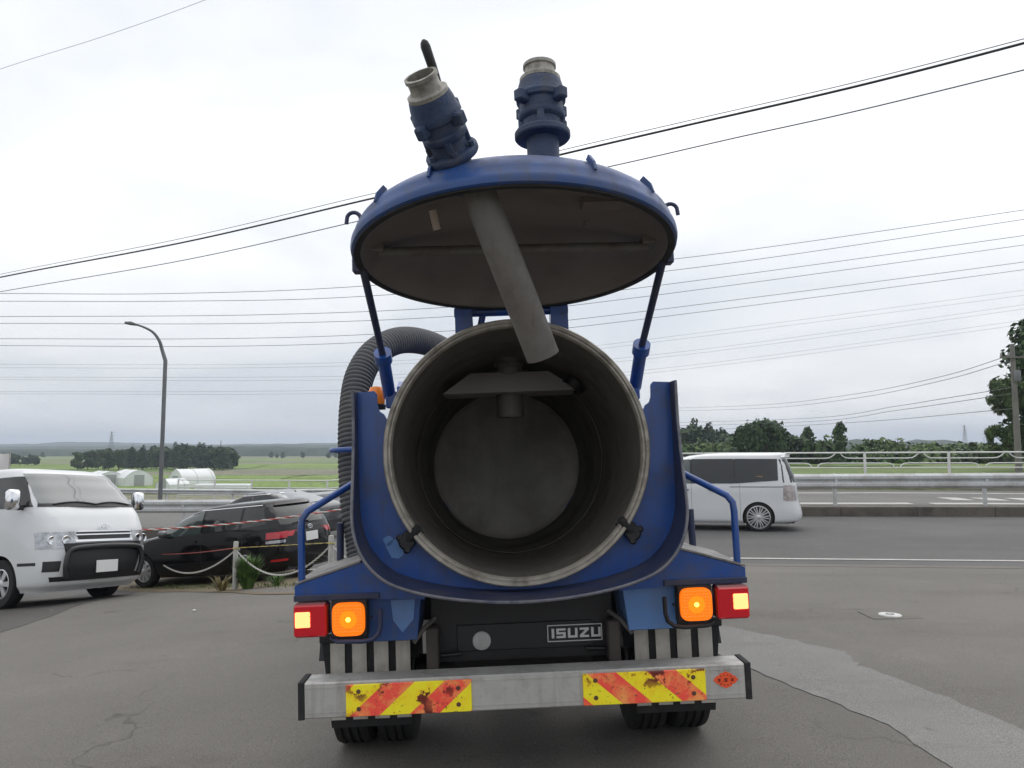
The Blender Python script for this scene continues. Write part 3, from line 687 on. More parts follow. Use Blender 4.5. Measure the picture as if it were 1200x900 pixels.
    # wheels
    for (ya, xw) in ((1.0, 0.965), (1.0, 0.72), (4.45, 0.88)):
        M = Matrix.Translation((sx * xw, ya, 0.40)) @ Matrix.Rotation(math.pi / 2, 4, 'Y')
        wh = part(MB().lathe([(0.21, -0.09), (0.22, -0.02), (0.10, 0.03), (0.22, 0.05), (0.215, 0.09)], 32, M, True, True), 'wheel', mat('wheel_steel', (0.25, 0.25, 0.25), 0.5, metal=0.3, dirt=(0.08, 0.07, 0.06), dirt_amt=0.7), smooth=40)
        tp = [(0.215, -0.09), (0.25, -0.105), (0.36, -0.105), (0.392, -0.092), (0.4, -0.07)]
        for g_ in (-0.045, 0.0, 0.045): tp += [(0.4, g_ - 0.010), (0.388, g_ - 0.007), (0.388, g_ + 0.007), (0.4, g_ + 0.010)]
        tp += [(0.4, 0.07), (0.392, 0.092), (0.36, 0.105), (0.25, 0.105), (0.215, 0.09)]
        part(MB().lathe(tp, 48, M), 'tyre', TYRE, wh, 40)
    part(MB().box(min(sx * 0.34, sx * 0.42), max(sx * 0.34, sx * 0.42), 0.33, 5.3, 0.60, 0.83, 0.004), 'chassis_rail', BLACK)
    part(MB().box(min(sx * 0.36, sx * 0.44), max(sx * 0.36, sx * 0.44), 0.11, 0.33, 0.46, 0.60, 0.004), 'bumper_stay', BLACK)
    part(MB().tube([(sx * 0.45, 0.30, 0.83), (sx * 0.50, 0.22, 0.80), (sx * 0.55, 0.18, 0.74)], 0.012, 8), 'cable_loop', mat('dusty_cable', (0.12, 0.11, 0.10), 0.8), smooth=60)
    part(MB().box(min(sx * 0.43, sx * 0.49), max(sx * 0.43, sx * 0.49), 0.20, 0.30, 0.56, 0.80, 0.006), 'stay_plate', mat('brown_grime_steel', (0.05, 0.04, 0.035), 0.7, var=0.3, vscale=10))
    part(MB().tube([(sx * 0.32, 0.26, 0.655), (sx * 0.42, 0.26, 0.65)], 0.010, 8), 'tow_pin', BLACK, smooth=60)
    # saddle under the tank
    for y_ in (0.7, 1.9, 2.8): part(MB().prism([(sx * 0.30, 0.83), (sx * 0.44, 0.83), (sx * 0.64, 1.34), (sx * 0.57, 1.30), (sx * 0.46, 1.13), (sx * 0.33, 1.02), (sx * 0.30, 1.0)], y_, y_ + 0.08), 'tank_saddle', BLUE)
part(MB().tube([(0, 1.0, 0.40), (0.62, 1.0, 0.40), (-0.62, 1.0, 0.40)][1:], 0.075, 14), 'rear_axle', BLACK, smooth=60)
part(MB().lathe([(0.05, -0.16), (0.15, -0.1), (0.17, 0), (0.15, 0.1), (0.05, 0.16)], 20, Matrix.Translation((0, 1.0, 0.42)) @ Matrix.Rotation(math.pi / 2, 4, 'X'), True, True), 'differential', BLACK, smooth=50)
part(MB().box(-0.44, 0.44, 0.60, 0.66, 0.40, 0.95, 0.006), 'cross_member', BLACK)

# black rear panel with the maker's plate and round reflector
rp = part(MB().box(-0.475, 0.475, 0.305, 0.33, 0.60, 0.985, 0.006), 'rear_panel', BLACK)
part(MB().box(-0.34, 0.36, 0.297, 0.306, 0.655, 0.79, 0.004), 'panel_recess', TRIM, rp)
part(MB().lathe([(0.047, 0), (0.047, 0.012), (0.040, 0.018), (0.012, 0.021), (0.001, 0.021)], 28, along((-0.212, 0.298, 0.708), (0, -1, 0))), 'round_reflector', mat('pale_disc', (0.42, 0.42, 0.40), 0.5, var=0.25, vscale=20), rp, 40)
SILVER = mat('plate_silver', (0.60, 0.59, 0.58), 0.4, metal=0.3)
px0, px1, pz0, pz1 = 0.128, 0.412, 0.686, 0.770
fr = MB(); th = 0.004
for a in ((px0, px1, pz0, pz0 + th), (px0, px1, pz1 - th, pz1), (px0, px0 + th, pz0 + th, pz1 - th), (px1 - th, px1, pz0 + th, pz1 - th)):
    fr.box(a[0], a[1], 0.290, 0.298, a[2], a[3])
part(fr, 'plate_border', SILVER, rp)
def letter(ch, x, w, z0, h, s):
    m = MB(); y0, y1 = 0.289, 0.298; z1 = z0 + h; zm = z0 + h / 2
    B = lambda a, b, c, d: m.box(a, b, y0, y1, c, d)
    if ch == 'I': B(x, x + s, z0, z1)
    if ch == 'S':
        B(x, x + w, z1 - s * .8, z1); B(x, x + s, zm + s * .4, z1 - s * .8); B(x, x + w, zm - s * .4, zm + s * .4); B(x + w - s, x + w, z0 + s * .8, zm - s * .4); B(x, x + w, z0, z0 + s * .8)
    if ch == 'U': B(x, x + s, z0 + s * .8, z1); B(x + w - s, x + w, z0 + s * .8, z1); B(x, x + w, z0, z0 + s * .8)
    if ch == 'Z':
        B(x, x + w, z1 - s * .8, z1); B(x, x + w, z0, z0 + s * .8)
        m.prism([(x, z0 + s * .8), (x + s * 1.35, z0 + s * .8), (x + w, z1 - s * .8), (x + w - s * 1.35, z1 - s * .8)], y0, y1)
    part(m, 'letter', SILVER, rp)
xx = 0.150
for ch, wd in (('I', 0.013), ('S', 0.048), ('U', 0.050), ('Z', 0.048), ('U', 0.050)):
    letter(ch, xx, wd, 0.704, 0.048, 0.013); xx += wd + 0.0115

# aluminium bumper beam
bp = part(MB().box(-1.055, 1.055, 0.0, 0.15, 0.452, 0.617, 0.006), 'rear_bumper', ALU)
for z in (0.478, 0.592): part(MB().box(-1.05, 1.05, -0.003, 0.001, z, z + 0.004), 'bumper_rib', ALU, bp)
for sx in (-1, 1): part(MB().box(min(sx * 1.052, sx * 1.082), max(sx * 1.052, sx * 1.082), -0.003, 0.153, 0.448, 0.621, 0.003), 'end_cap', RUBBER, bp)
def reflector_mat(name, slope, ph):
    m = bpy.data.materials.new(name); m.use_nodes = True
    t = m.node_tree; b = t.nodes['Principled BSDF']; L = t.links
    b.inputs['Roughness'].default_value = 0.35; b.inputs['Coat Weight'].default_value = 0.3
    co = t.nodes.new('ShaderNodeTexCoord'); sp = t.nodes.new('ShaderNodeSeparateXYZ'); L.new(co.outputs['Object'], sp.inputs[0])
    def M_(op, a, b_):
        n = t.nodes.new('ShaderNodeMath'); n.operation = op
        for i, q in enumerate((a, b_)):
            if isinstance(q, (int, float)): n.inputs[i].default_value = q
            else: L.new(q, n.inputs[i])
        return n.outputs[0]
    u = M_('ADD', sp.outputs[0], M_('MULTIPLY', sp.outputs[2], slope))
    f = M_('FRACT', M_('ADD', M_('MULTIPLY', u, 1 / 0.285), ph), 0)
    st = M_('GREATER_THAN', f, 0.5)
    def nz(s, d, r): n = t.nodes.new('ShaderNodeTexNoise'); n.inputs['Scale'].default_value = s; n.inputs['Detail'].default_value = d; n.inputs['Roughness'].default_value = r; L.new(co.outputs['Object'], n.inputs['Vector']); return n.outputs[0]
    def mix(fac, a, b_):
        n = t.nodes.new('ShaderNodeMix'); n.data_type = 'RGBA'
        if isinstance(fac, float): n.inputs[0].default_value = fac
        else: L.new(fac, n.inputs[0])
        for k, q in ((6, a), (7, b_)):
            if isinstance(q, tuple): n.inputs[k].default_value = (*q, 1)
            else: L.new(q, n.inputs[k])
        return n.outputs[2]
    def ramp(x, a, b_):
        n = t.nodes.new('ShaderNodeMapRange'); L.new(x, n.inputs[0]); n.inputs[1].default_value = a; n.inputs[2].default_value = b_; return n.outputs[0]
    yel = mix(ramp(nz(9, 5, .6), .42, .62), (1.0, 0.86, 0.02), (1.0, 0.66, 0.01))
    red = mix(ramp(nz(12, 7, .7), .44, .62), (1.0, 0.09, 0.06), (1.0, 0.36, 0.10))
    c = mix(st, yel, red)
    peel = M_('MULTIPLY', ramp(nz(9, 8, .7), .545, .56), ramp(nz(3.3, 2, .5), .42, .5))
    c = mix(peel, c, (0.16, 0.02, 0.012))
    speck = M_('MULTIPLY', ramp(nz(55, 4, .7), .62, .66), ramp(nz(5, 3, .5), .48, .56))
    c = mix(speck, c, (0.10, 0.06, 0.02))
    L.new(c, b.inputs['Base Color']); return m
for (x0, x1, sl, ph) in ((-0.855, -0.262, -1.15, 0.30), (0.268, 0.858, 1.15, 0.05)):
    rf = part(MB().box(x0, x1, -0.012, -0.002, 0.457, 0.604, 0.003), 'hazard_reflector', reflector_mat('hazard_sheet%+.0f' % sl, sl, ph), bp)
    for (dx_, dz_) in ((0.06, 0.035), (0.06, 0.115), (0.53, 0.035), (0.53, 0.11)):
        part(MB().lathe([(0.011, 0), (0.009, 0.004), (0.001, 0.005)], 12, along((x0 + dx_, -0.0118, 0.457 + dz_), (0, -1, 0))), 'reflector_rivet', mat('rusty_rivet', (0.10, 0.05, 0.03), 0.7), bp)
# lobed orange emblem on the bumper
EMB = mat('orange_red_emblem', (0.85, 0.10, 0.03), 0.4, var=0.12, vscale=60)
pl = []
for k in range(72):
    a = 2 * math.pi * k / 72; r = 1 + 0.10 * math.cos(4 * a) + 0.05 * math.cos(12 * a)
    pl.append((0.957 + 0.052 * r * math.cos(a), 0.545 + 0.034 * r * math.sin(a)))
part(MB().prism(pl, -0.004, 0.002), 'emblem', EMB, bp)
EMK = mat('emblem_ink', (0.12, 0.008, 0.008), 0.5)
em = MB()
for (cx, s) in ((0.925, 0.007), (0.957, 0.009), (0.988, 0.007)):
    for a in (0, 1): em.box(cx - s, cx + s, -0.006, -0.0035, 0.545 + (a - .5) * s * 1.1 - 0.0018, 0.545 + (a - .5) * s * 1.1 + 0.0018)
    em.box(cx - 0.002, cx + 0.002, -0.0062, -0.0036, 0.545 - s, 0.545 + s)
for k in range(12):
    a = 2 * math.pi * k / 12 + .26
    if abs(math.sin(a)) > .3: em.box(0.957 + 0.034 * math.cos(a) - 0.0022, 0.957 + 0.034 * math.cos(a) + 0.0022, -0.0061, -0.0035, 0.545 + 0.024 * math.sin(a) - 0.0022, 0.545 + 0.024 * math.sin(a) + 0.0022)
part(em, 'emblem_mark', EMK, bp)

# corrugated suction hose looping up and over to the tank roof
def catmull(P, n):
    P = [Vector(p) for p in P]; Q = [P[0] * 2 - P[1]] + P + [P[-1] * 2 - P[-2]]; res = []
    for i in range(len(P) - 1):
        a, b, c, d = Q[i:i + 4]
        for k in range(n):
            t = k / n
            res.append(0.5 * ((2 * b) + (c - a) * t + (2 * a - 5 * b + 4 * c - d) * t * t + (3 * b - a - 3 * c + d) * t ** 3))
    res.append(P[-1]); return res
hp = [(-0.85, 0.52, 1.00), (-0.865, 0.60, 1.18), (-0.905, 0.66, 1.40), (-0.93, 0.74, 1.70), (-0.935, 0.84, 1.98), (-0.915, 0.96, 2.18), (-0.835, 1.10, 2.335), (-0.70, 1.36, 2.44), (-0.52, 1.72, 2.45), (-0.33, 2.1, 2.36), (-0.22, 2.35, 2.22)]
pts = catmull(hp, 60)
L_ = [0.0]
for a, b in zip(pts[:-1], pts[1:]): L_.append(L_[-1] + (b - a).length)
tot = L_[-1]; nn = int(tot / 0.007); res = []; j = 0
for k in range(nn + 1):
    d = tot * k / nn
    while j < len(L_) - 2 and L_[j + 1] < d: j += 1
    res.append(pts[j].lerp(pts[j + 1], (d - L_[j]) / max(1e-9, L_[j + 1] - L_[j])))
part(MB().tube(res, [0.086 + 0.009 * (0, 0.8, 1, 0.8)[k % 4] - 0.004 for k in range(len(res))], 22), 'suction_hose', HOSE, smooth=75)
part(MB().tube(arc((-0.93, 0.70, 1.715), 0.115, 0, 360, 28, 'xy'), 0.016, 10, caps=False), 'hose_ring', BLUE, smooth=60)
part(MB().tube([(-0.82, 0.66, 1.715), (-0.78, 0.30, 1.715)], 0.016, 10), 'hose_ring_stay', BLUE, smooth=60)
bc = part(MB().lathe([(0.05, 1.93), (0.05, 1.955), (0.042, 1.96)], 20, Matrix.Translation((-0.755, 0.5, 0)), True, True), 'beacon_base', BLACK, smooth=40)
part(MB().lathe([(0.046, 1.96), (0.048, 1.99), (0.044, 2.03), (0.032, 2.055), (0.001, 2.06)], 20, Matrix.Translation((-0.755, 0.5, 0))), 'beacon_dome', AMBER, bc, 50)
part(MB().tube([(-0.755, 0.5, 1.93), (-0.755, 0.5, 1.80), (-0.66, 0.5, 1.75)], 0.014, 8), 'beacon_stalk', BLUE, bc, 60)

# cab, out of sight ahead of the tank
cb_ = MB()
side = [(3.35, 0.62), (3.35, 2.30), (3.5, 2.36), (4.55, 2.36), (4.75, 2.28), (5.05, 1.50), (5.1, 1.0), (5.08, 0.55), (4.9, 0.5), (4.85, 0.8), (4.45, 0.95), (4.05, 0.8), (4.0, 0.62)]
cb_.prism([(y, z) for y, z in side], -0.98, 0.98, Matrix(((0, 1, 0, 0), (1, 0, 0, 0), (0, 0, 1, 0), (0, 0, 0, 1))))
cab = part(cb_, 'cab', BLUE)
part(MB().box(-0.7, 0.7, 3.335, 3.352, 1.6, 2.1, 0.006), 'cab_rear_window', GLASS, cab)
for sx in (-1, 1):
    part(MB().box(min(sx * 0.975, sx * 0.985), max(sx * 0.975, sx * 0.985), 3.75, 4.75, 1.5, 2.15, 0.004), 'cab_side_window', GLASS, cab)
    part(MB().box(min(sx * 0.45, sx * 0.95), max(sx * 0.45, sx * 0.95), 2.0, 2.9, 0.55, 0.95, 0.03), 'side_locker', BLUE_OLD)

# ------------------------------------------------------------------ cars
class CarShape:
    BOW = 0.10
    def __init__(self, keys, n=10.0, sub=4):
        K = [tuple(map(float, k)) for k in keys]; rows = []
        Q = [K[0]] + K + [K[-1]]
        for i in range(len(K) - 1):
            a, b, c, d = Q[i], Q[i + 1], Q[i + 2], Q[i + 3]
            for k in range(sub):
                t = k / sub; row = []
                for j in range(4):
                    m0 = (c[j] - a[j]) * 0.35; m1 = (d[j] - b[j]) * 0.35
                    if j == 0: row.append(lerp(b[0], c[0], t)); continue
                    row.append((2 * t ** 3 - 3 * t * t + 1) * b[j] + (t ** 3 - 2 * t * t + t) * m0 + (3 * t * t - 2 * t ** 3) * c[j] + (t ** 3 - t * t) * m1)
                rows.append(row)
        rows.append(list(K[-1])); self.rows = rows; self.n = n
    def at(self, z):
        r = self.rows
        if z <= r[0][0]: return r[0]
        for a, b in zip(r[:-1], r[1:]):
            if a[0] <= z <= b[0]:
                t = (z - a[0]) / max(1e-9, b[0] - a[0]); return [lerp(p, q, t) for p, q in zip(a, b)]
        return r[-1]
    def side(self, x, z, sgn, off):
        _, xr, xf, w = self.at(z); mid, hl = (xr + xf) / 2, (xf - xr) / 2
        y = w
        for _ in range(14):
            u = min(0.9999, abs((x - mid) / (hl - self.BOW * (y / w) ** 2))); y = 0.5 * y + 0.5 * w * (1 - u ** self.n) ** (1 / self.n)
        return Vector((x, sgn * (y + off), z))
    def end(self, y, z, sgn, off):
        _, xr, xf, w = self.at(z); mid, hl = (xr + xf) / 2, (xf - xr) / 2
        y = max(-0.955 * w, min(0.955 * w, y)); u = min(0.9995, abs(y / w)); x = (hl - self.BOW * (y / w) ** 2) * (1 - u ** self.n) ** (1 / self.n)
        k = u ** (self.n - 1)
        return Vector((mid + sgn * (x + off * (1 - 0.5 * k)), y + off * k * (1 if y > 0 else -1), z))
    def body(self, seg=88):
        vs = []; fs = []; n = self.n
        for z, xr, xf, w in self.rows:
            mid, hl = (xr + xf) / 2, (xf - xr) / 2
            for k in range(seg):
                a = 2 * math.pi * (k + 0.5) / seg; c, s = math.cos(a), math.sin(a)
                yy_ = abs(s) ** (2 / n); vs.append((mid + (hl - self.BOW * yy_ ** 2) * abs(c) ** (2 / n) * (1 if c > 0 else -1), w * yy_ * (1 if s > 0 else -1), z))
        m = len(self.rows)
        for i in range(m - 1):
            for k in range(seg):
                k2 = (k + 1) % seg; fs.append((i * seg + k, i * seg + k2, (i + 1) * seg + k2, (i + 1) * seg + k))
        fs.append(tuple(range(seg))[::-1]); fs.append(tuple((m - 1) * seg + k for k in range(seg)))
        return MB().add(vs, fs)
def skin(P, nu, nv, Pin):
    """a thin closed panel lying on the body: outer grid and a skirt down into the body"""
    mb = MB(); mb.grid(P, nu, nv)
    ring = [(i, 0) for i in range(nu)] + [(nu - 1, j) for j in range(1, nv)] + [(i, nv - 1) for i in range(nu - 2, -1, -1)] + [(0, j) for j in range(nv - 2, 0, -1)]
    vs = [P(*q) for q in ring] + [Pin(*q) for q in ring]; k = len(ring)
    mb.add(vs, [(a, (a + 1) % k, (a + 1) % k + k, a + k) for a in range(k)])
    return mb
def side_panel(S, sgn, zb, zt, xb, xt, off=0.008, nu=18, nv=8, inn=-0.012):
    f = lambda o: (lambda i, j: S.side(lerp(lerp(xb[0], xt[0], j / (nv - 1)), lerp(xb[1], xt[1], j / (nv - 1)), i / (nu - 1)),
                                       lerp(lerp(zb[0], zb[1], i / (nu - 1)) if isinstance(zb, tuple) else zb, lerp(zt[0], zt[1], i / (nu - 1)) if isinstance(zt, tuple) else zt, j / (nv - 1)), sgn, o))
    return skin(f(off), nu, nv, f(inn))
def end_panel(S, sgn, zb, zt, yb, yt, off=0.005, nu=16, nv=6, inn=-0.012, curve=0.0):
    def f(o):
        def P(i, j):
            u = i / (nu - 1); y = lerp(lerp(yb[0], yt[0], j / (nv - 1)), lerp(yb[1], yt[1], j / (nv - 1)), u)
            z0 = lerp(zb[0], zb[1], u) if isinstance(zb, tuple) else zb; z1 = lerp(zt[0], zt[1], u) if isinstance(zt, tuple) else zt
            return S.end(y, lerp(z0, z1, j / (nv - 1)) + curve * (1 - (2 * u - 1) ** 2), sgn, o)
        return P
    return skin(f(off), nu, nv, f(inn))
def cut_arches(body_o, spots, r, depth):
    cut = MB()
    for (x, z, sg) in spots:
        cut.lathe([(r, 0), (r, 0.6)], 40, Matrix.Translation((x, sg * (depth), z)) @ Matrix.Rotation(-sg * math.pi / 2, 4, 'X'), True, True)
    c = cut.build('arch_cutter', TRIM)
    md = body_o.modifiers.new('arches', 'BOOLEAN'); md.object = c; md.operation = 'DIFFERENCE'; md.solver = 'EXACT'; md.material_mode = 'TRANSFER'
    dg = bpy.context.evaluated_depsgraph_get()
    me = bpy.data.meshes.new_from_object(body_o.evaluated_get(dg))
    body_o.modifiers.clear(); body_o.data = me
    bpy.data.objects.remove(c)
    me.shade_smooth(); me.set_sharp_from_angle(angle=R(32))
def car_wheel(parent, x, y, r, rim_r, spokes, sg, style='spoke', twin=False):
    M = Matrix.Translation((x, y, r)) @ Matrix.Rotation(-sg * math.pi / 2, 4, 'X')     # local z points outward
    hub = MB().lathe([(rim_r * 0.98, -0.05), (rim_r * 0.9, 0.03), (0.06, 0.035), (0.001, 0.035)], 32, M).build('wheel', TRIM, parent, 40)
    t = 0.095
    MB().lathe([(rim_r, -t), (r * 0.93, -t), (r, -t * 0.7), (r, t * 0.7), (r * 0.94, t), (rim_r + 0.012, t * 0.95), (rim_r, t * 0.75)], 44, M).build('tyre', TYRE, hub, 40)
    rm = MB(); rm.lathe([(rim_r + 0.004, t * 0.85), (rim_r - 0.012, t * 0.9), (rim_r - 0.022, t * 0.6), (rim_r - 0.02, -0.03)], 44, M)
    rm.lathe([(0.055, 0.04), (0.06, 0.075), (0.04, 0.085), (0.001, 0.086)], 20, M)
    for k in range(spokes):
        a = 2 * math.pi * k / spokes
        offs = (-0.13, 0.13) if twin else (0,)
        for o in offs:
            Ma = M @ Matrix.Rotation(a + o, 4, 'Z'); w0, w1 = (0.022, 0.014) if not twin else (0.013, 0.011)
            if style == 'cap': w0, w1 = 0.024, 0.042
            z0, z1 = 0.05, 0.078
            vs = [(0.03, -w0, z0), (0.03, w0, z0), (rim_r - 0.012, w1, z0 - 0.005), (rim_r - 0.012, -w1, z0 - 0.005), (0.03, -w0, z1), (0.03, w0, z1), (rim_r - 0.012, w1, z1 - 0.004), (rim_r - 0.012, -w1, z1 - 0.004)]
            rm.add(vs, [(4, 5, 6, 7), (0, 1, 5, 4), (1, 2, 6, 5), (2, 3, 7, 6), (3, 0, 4, 7), (3, 2, 1, 0)], Ma)
    rm.build('rim', ALLOY, hub, 35)
def stand(root, x, y, head, wb, track=0.74):
    """put a car on the ground: rear axle at x, y, nose along heading"""
    h = Vector((math.cos(head), math.sin(head))); l = Vector((-h.y, h.x)); o = Vector((x, y))
    zr = (G(*(o + l * track)) + G(*(o - l * track))) / 2; zf = (G(*(o + h * wb + l * track)) + G(*(o + h * wb - l * track))) / 2
    zl = (G(*(o + l * track)) + G(*(o + h * wb + l * track))) / 2; zr_ = (G(*(o - l * track)) + G(*(o + h * wb - l * track))) / 2
    X = Vector((h.x, h.y, (zf - zr) / wb)).normalized(); Y = Vector((l.x, l.y, (zl - zr_) / (2 * track))); Y = (Y - X * Y.dot(X)).normalized(); Z = X.cross(Y)
    m = Matrix((X, Y, Z)).transposed()
    root.location = (x, y, zr); root.rotation_euler = m.to_euler()
def emblem_rings(parent, c, d, s):
    M = along(c, d); m = MB()
    def ell(a, b, r, cy=0): return [(a * math.cos(t), cy + b * math.sin(t), 0) for t in [2 * math.pi * k / 24 for k in range(25)]]
    m.tube(ell(s, s * .66, 0), s * .09, 6, False, M); m.tube(ell(s * .33, s * .6, 0), s * .07, 6, False, M); m.tube(ell(s * .68, s * .26, 0, s * .3), s * .07, 6, False, M)
    m.build('emblem', CHROME, parent, 60)

# --- white van, nose towards the lot
VAN = CarShape([(.20, -.96, 3.44, .77), (.30, -1.03, 3.57, .83), (.50, -1.05, 3.63, .845), (.78, -1.05, 3.62, .85), (1.0, -1.05, 3.575, .85), (1.2, -1.05, 3.48, .848), (1.38, -1.05, 3.33, .84),
                (1.6, -1.03, 3.10, .80), (1.82, -1.01, 2.86, .75), (1.90, -.99, 2.72, .72), (1.95, -.95, 2.48, .66), (1.975, -.7, 2.0, .46), (1.98, -.2, 1.3, .2)], 9.0)
van = empty('delivery_van'); tag(van, 'white high-roofed van with black bumper guard parked nose-on beside the black wagon', 'van')
vb = VAN.body().build('body', WHITE_CAR, van, 32)
cut_arches(vb, [(0, .33, 1), (0, .33, -1), (2.57, .33, 1), (2.57, .33, -1)], 0.385, 0.56)
for x in (0, 2.57):
    for sg in (1, -1): car_wheel(van, x, sg * 0.735, 0.33, 0.20, 6, sg, 'cap')
end_panel(VAN, 1, 1.40, 1.855, (-.735, .735), (-.655, .655), 0.013, 28, 12).build('windscreen', GLASS_SCREEN, van, 40)
end_panel(VAN, 1, 1.355, 1.40, (-.75, .75), (-.735, .735), 0.012, 28, 3).build('cowl', TRIM, van, 40)
for (a, b) in ((-0.60, 0.02), (-0.02, 0.58)):
    MB().tube([VAN.end(lerp(a, b, k / 8), 1.385 + 0.035 * math.sin(k / 8 * math.pi), 1, 0.02) for k in range(9)], 0.012, 6).build('wiper', TRIM, van, 60)
for sg in (1, -1):
    side_panel(VAN, sg, 1.36, 1.81, (2.06, 3.12), (2.06, 2.74)).build('door_window', GLASS, van, 40)
    side_panel(VAN, sg, 1.36, 1.81, (0.75, 1.95), (0.75, 1.95)).build('side_window', GLASS, van, 40)
    side_panel(VAN, sg, 1.36, 1.81, (-0.75, 0.62), (-0.75, 0.62)).build('rear_side_window', GLASS, van, 40)
    side_panel(VAN, sg, 0.40, 1.80, (1.995, 2.003), (1.995, 2.003), 0.002, 2, 12).build('door_seam', TRIM, van)
    side_panel(VAN, sg, 0.56, 0.60, (2.96, 3.30), (2.96, 3.30), 0.003, 6, 2).build('trim_strip', TRIM, van)
    side_panel(VAN, sg, 1.10, 1.14, (2.10, 2.28), (2.10, 2.28), 0.03, 6, 2).build('door_handle', WHITE_CAR, van)
    ya = (0.47, 0.842)
    hl = end_panel(VAN, 1, 0.775, 1.0, (sg * ya[0], sg * ya[1]), (sg * (ya[0] - 0.03), sg * ya[1]), 0.006, 14, 6).build('headlight', LAMP_CLEAR, van, 40)
    for yy in (0.56, 0.71):
        c = VAN.end(sg * yy, 0.885, 1, 0.004); MB().lathe([(0.062, 0.0), (0.055, 0.008), (0.04, 0.003), (0.001, 0.004)], 18, along(c, (1, sg * 0.1, 0.03))).build('lamp_reflector', CHROME, hl, 40)
    end_panel(VAN, 1, 0.47, 0.61, (sg * 0.635, sg * 0.775), (sg * 0.62, sg * 0.775), 0.005).build('fog_recess', TRIM, van, 40)
    mir = MB(); mir.box(2.93, 3.05, sg * 0.98 - 0.09, sg * 0.98 + 0.09, 1.32, 1.60, 0.035); mr = mir.build('door_mirror', CHROME, van, 60)
    MB().box(2.94, 3.0, min(sg * 0.82, sg * 0.9), max(sg * 0.82, sg * 0.9), 1.32, 1.40, 0.01).build('mirror_arm', TRIM, mr)
    MB().box(2.925, 2.932, sg * 0.98 - 0.07, sg * 0.98 + 0.07, 1.35, 1.57).build('mirror_glass', GLASS, mr)
end_panel(VAN, 1, 0.885, 0.985, (-.40, .40), (-.43, .43), 0.004).build('grille', TRIM, van, 40)
for (z0, z1, yy) in ((0.855, 0.885, .45), (0.945, 0.962, .44), (0.99, 1.006, .40)): end_panel(VAN, 1, z0, z1, (-yy, yy), (-yy, yy), 0.012, 16, 2).build('grille_bar', CHROME, van, 40)
end_panel(VAN, 1, 0.40, 0.84, (-.50, .50), (-.60, .60), 0.012).build('bumper_insert', TRIM, van, 40)
gb = [VAN.end(y, z, 1, 0.05) for y, z in [(-.56, .38), (-.585, .55), (-.55, .72), (-.45, .77), (-.2, .785), (0, .79), (.2, .785), (.45, .77), (.55, .72), (.585, .55), (.56, .38)]]
MB().tube(catmull(gb, 5), 0.036, 10).build('bumper_guard', mat('satin_black_guard', (0.02, 0.02, 0.021), 0.35), van, 60)
end_panel(VAN, 1, 0.335, 0.40, (-.70, .70), (-.72, .72), 0.008).build('front_lip', TRIM, van, 40)
p = VAN.end(0, 0.5, 1, 0.03); MB().box(p.x - 0.01, p.x + 0.006, -0.165, 0.165, 0.425, 0.59, 0.003).build('number_plate', PLATE_WHITE, van)
for k in range(3): end_panel(VAN, 1, 0.44 + k * 0.05, 0.452 + k * 0.05, (-.46, .46), (-.46, .46), 0.02, 16, 2).build('insert_slat', TRIM, van, 40)
emblem_rings(van, VAN.end(0, 1.045, 1, 0.012), (1, 0, 0.2), 0.075)
MB().box(-0.9, 3.2, -0.6, 0.6, 0.22, 0.30).build('underbody', TRIM, van)
stand(van, -9.80, 13.75, R(-26), 2.57); van.scale = (1.09, 1.09, 1.09)

# --- black estate car waiting at the road edge
WAG = CarShape([(.17, -.78, 3.38, .75), (.26, -.87, 3.47, .81), (.45, -.90, 3.51, .843), (.62, -.90, 3.49, .848), (.74, -.89, 3.40, .846), (.83, -.88, 3.18, .838), (.90, -.86, 2.86, .826), (.955, -.84, 2.48, .812),
                (1.05, -.80, 2.24, .775), (1.2, -.70, 1.92, .72), (1.33, -.57, 1.58, .665), (1.40, -.49, 1.28, .62), (1.44, -.44, .95, .55), (1.462, -.25, .55, .36), (1.468, 0, .35, .15)], 8.0)
wag = empty('estate_car'); tag(wag, 'black estate car standing behind the chain posts, seen from its rear left', 'car')
wb_ = WAG.body().build('body', BLACK_CAR, wag, 32)
cut_arches(wb_, [(0, .315, 1), (0, .315, -1), (2.6, .315, 1), (2.6, .315, -1)], 0.355, 0.56)
for x in (0, 2.6):
    for sg in (1, -1): car_wheel(wag, x, sg * 0.74, 0.315, 0.205, 9, sg, 'cap')
end_panel(WAG, 1, 0.975, 1.37, (-.68, .68), (-.56, .56), 0.005, 20, 8).build('windscreen', GLASS, wag, 40)
end_panel(WAG, -1, 1.0, 1.36, (-.66, .66), (-.53, .53), 0.005, 20, 8).build('rear_window', GLASS, wag, 40)
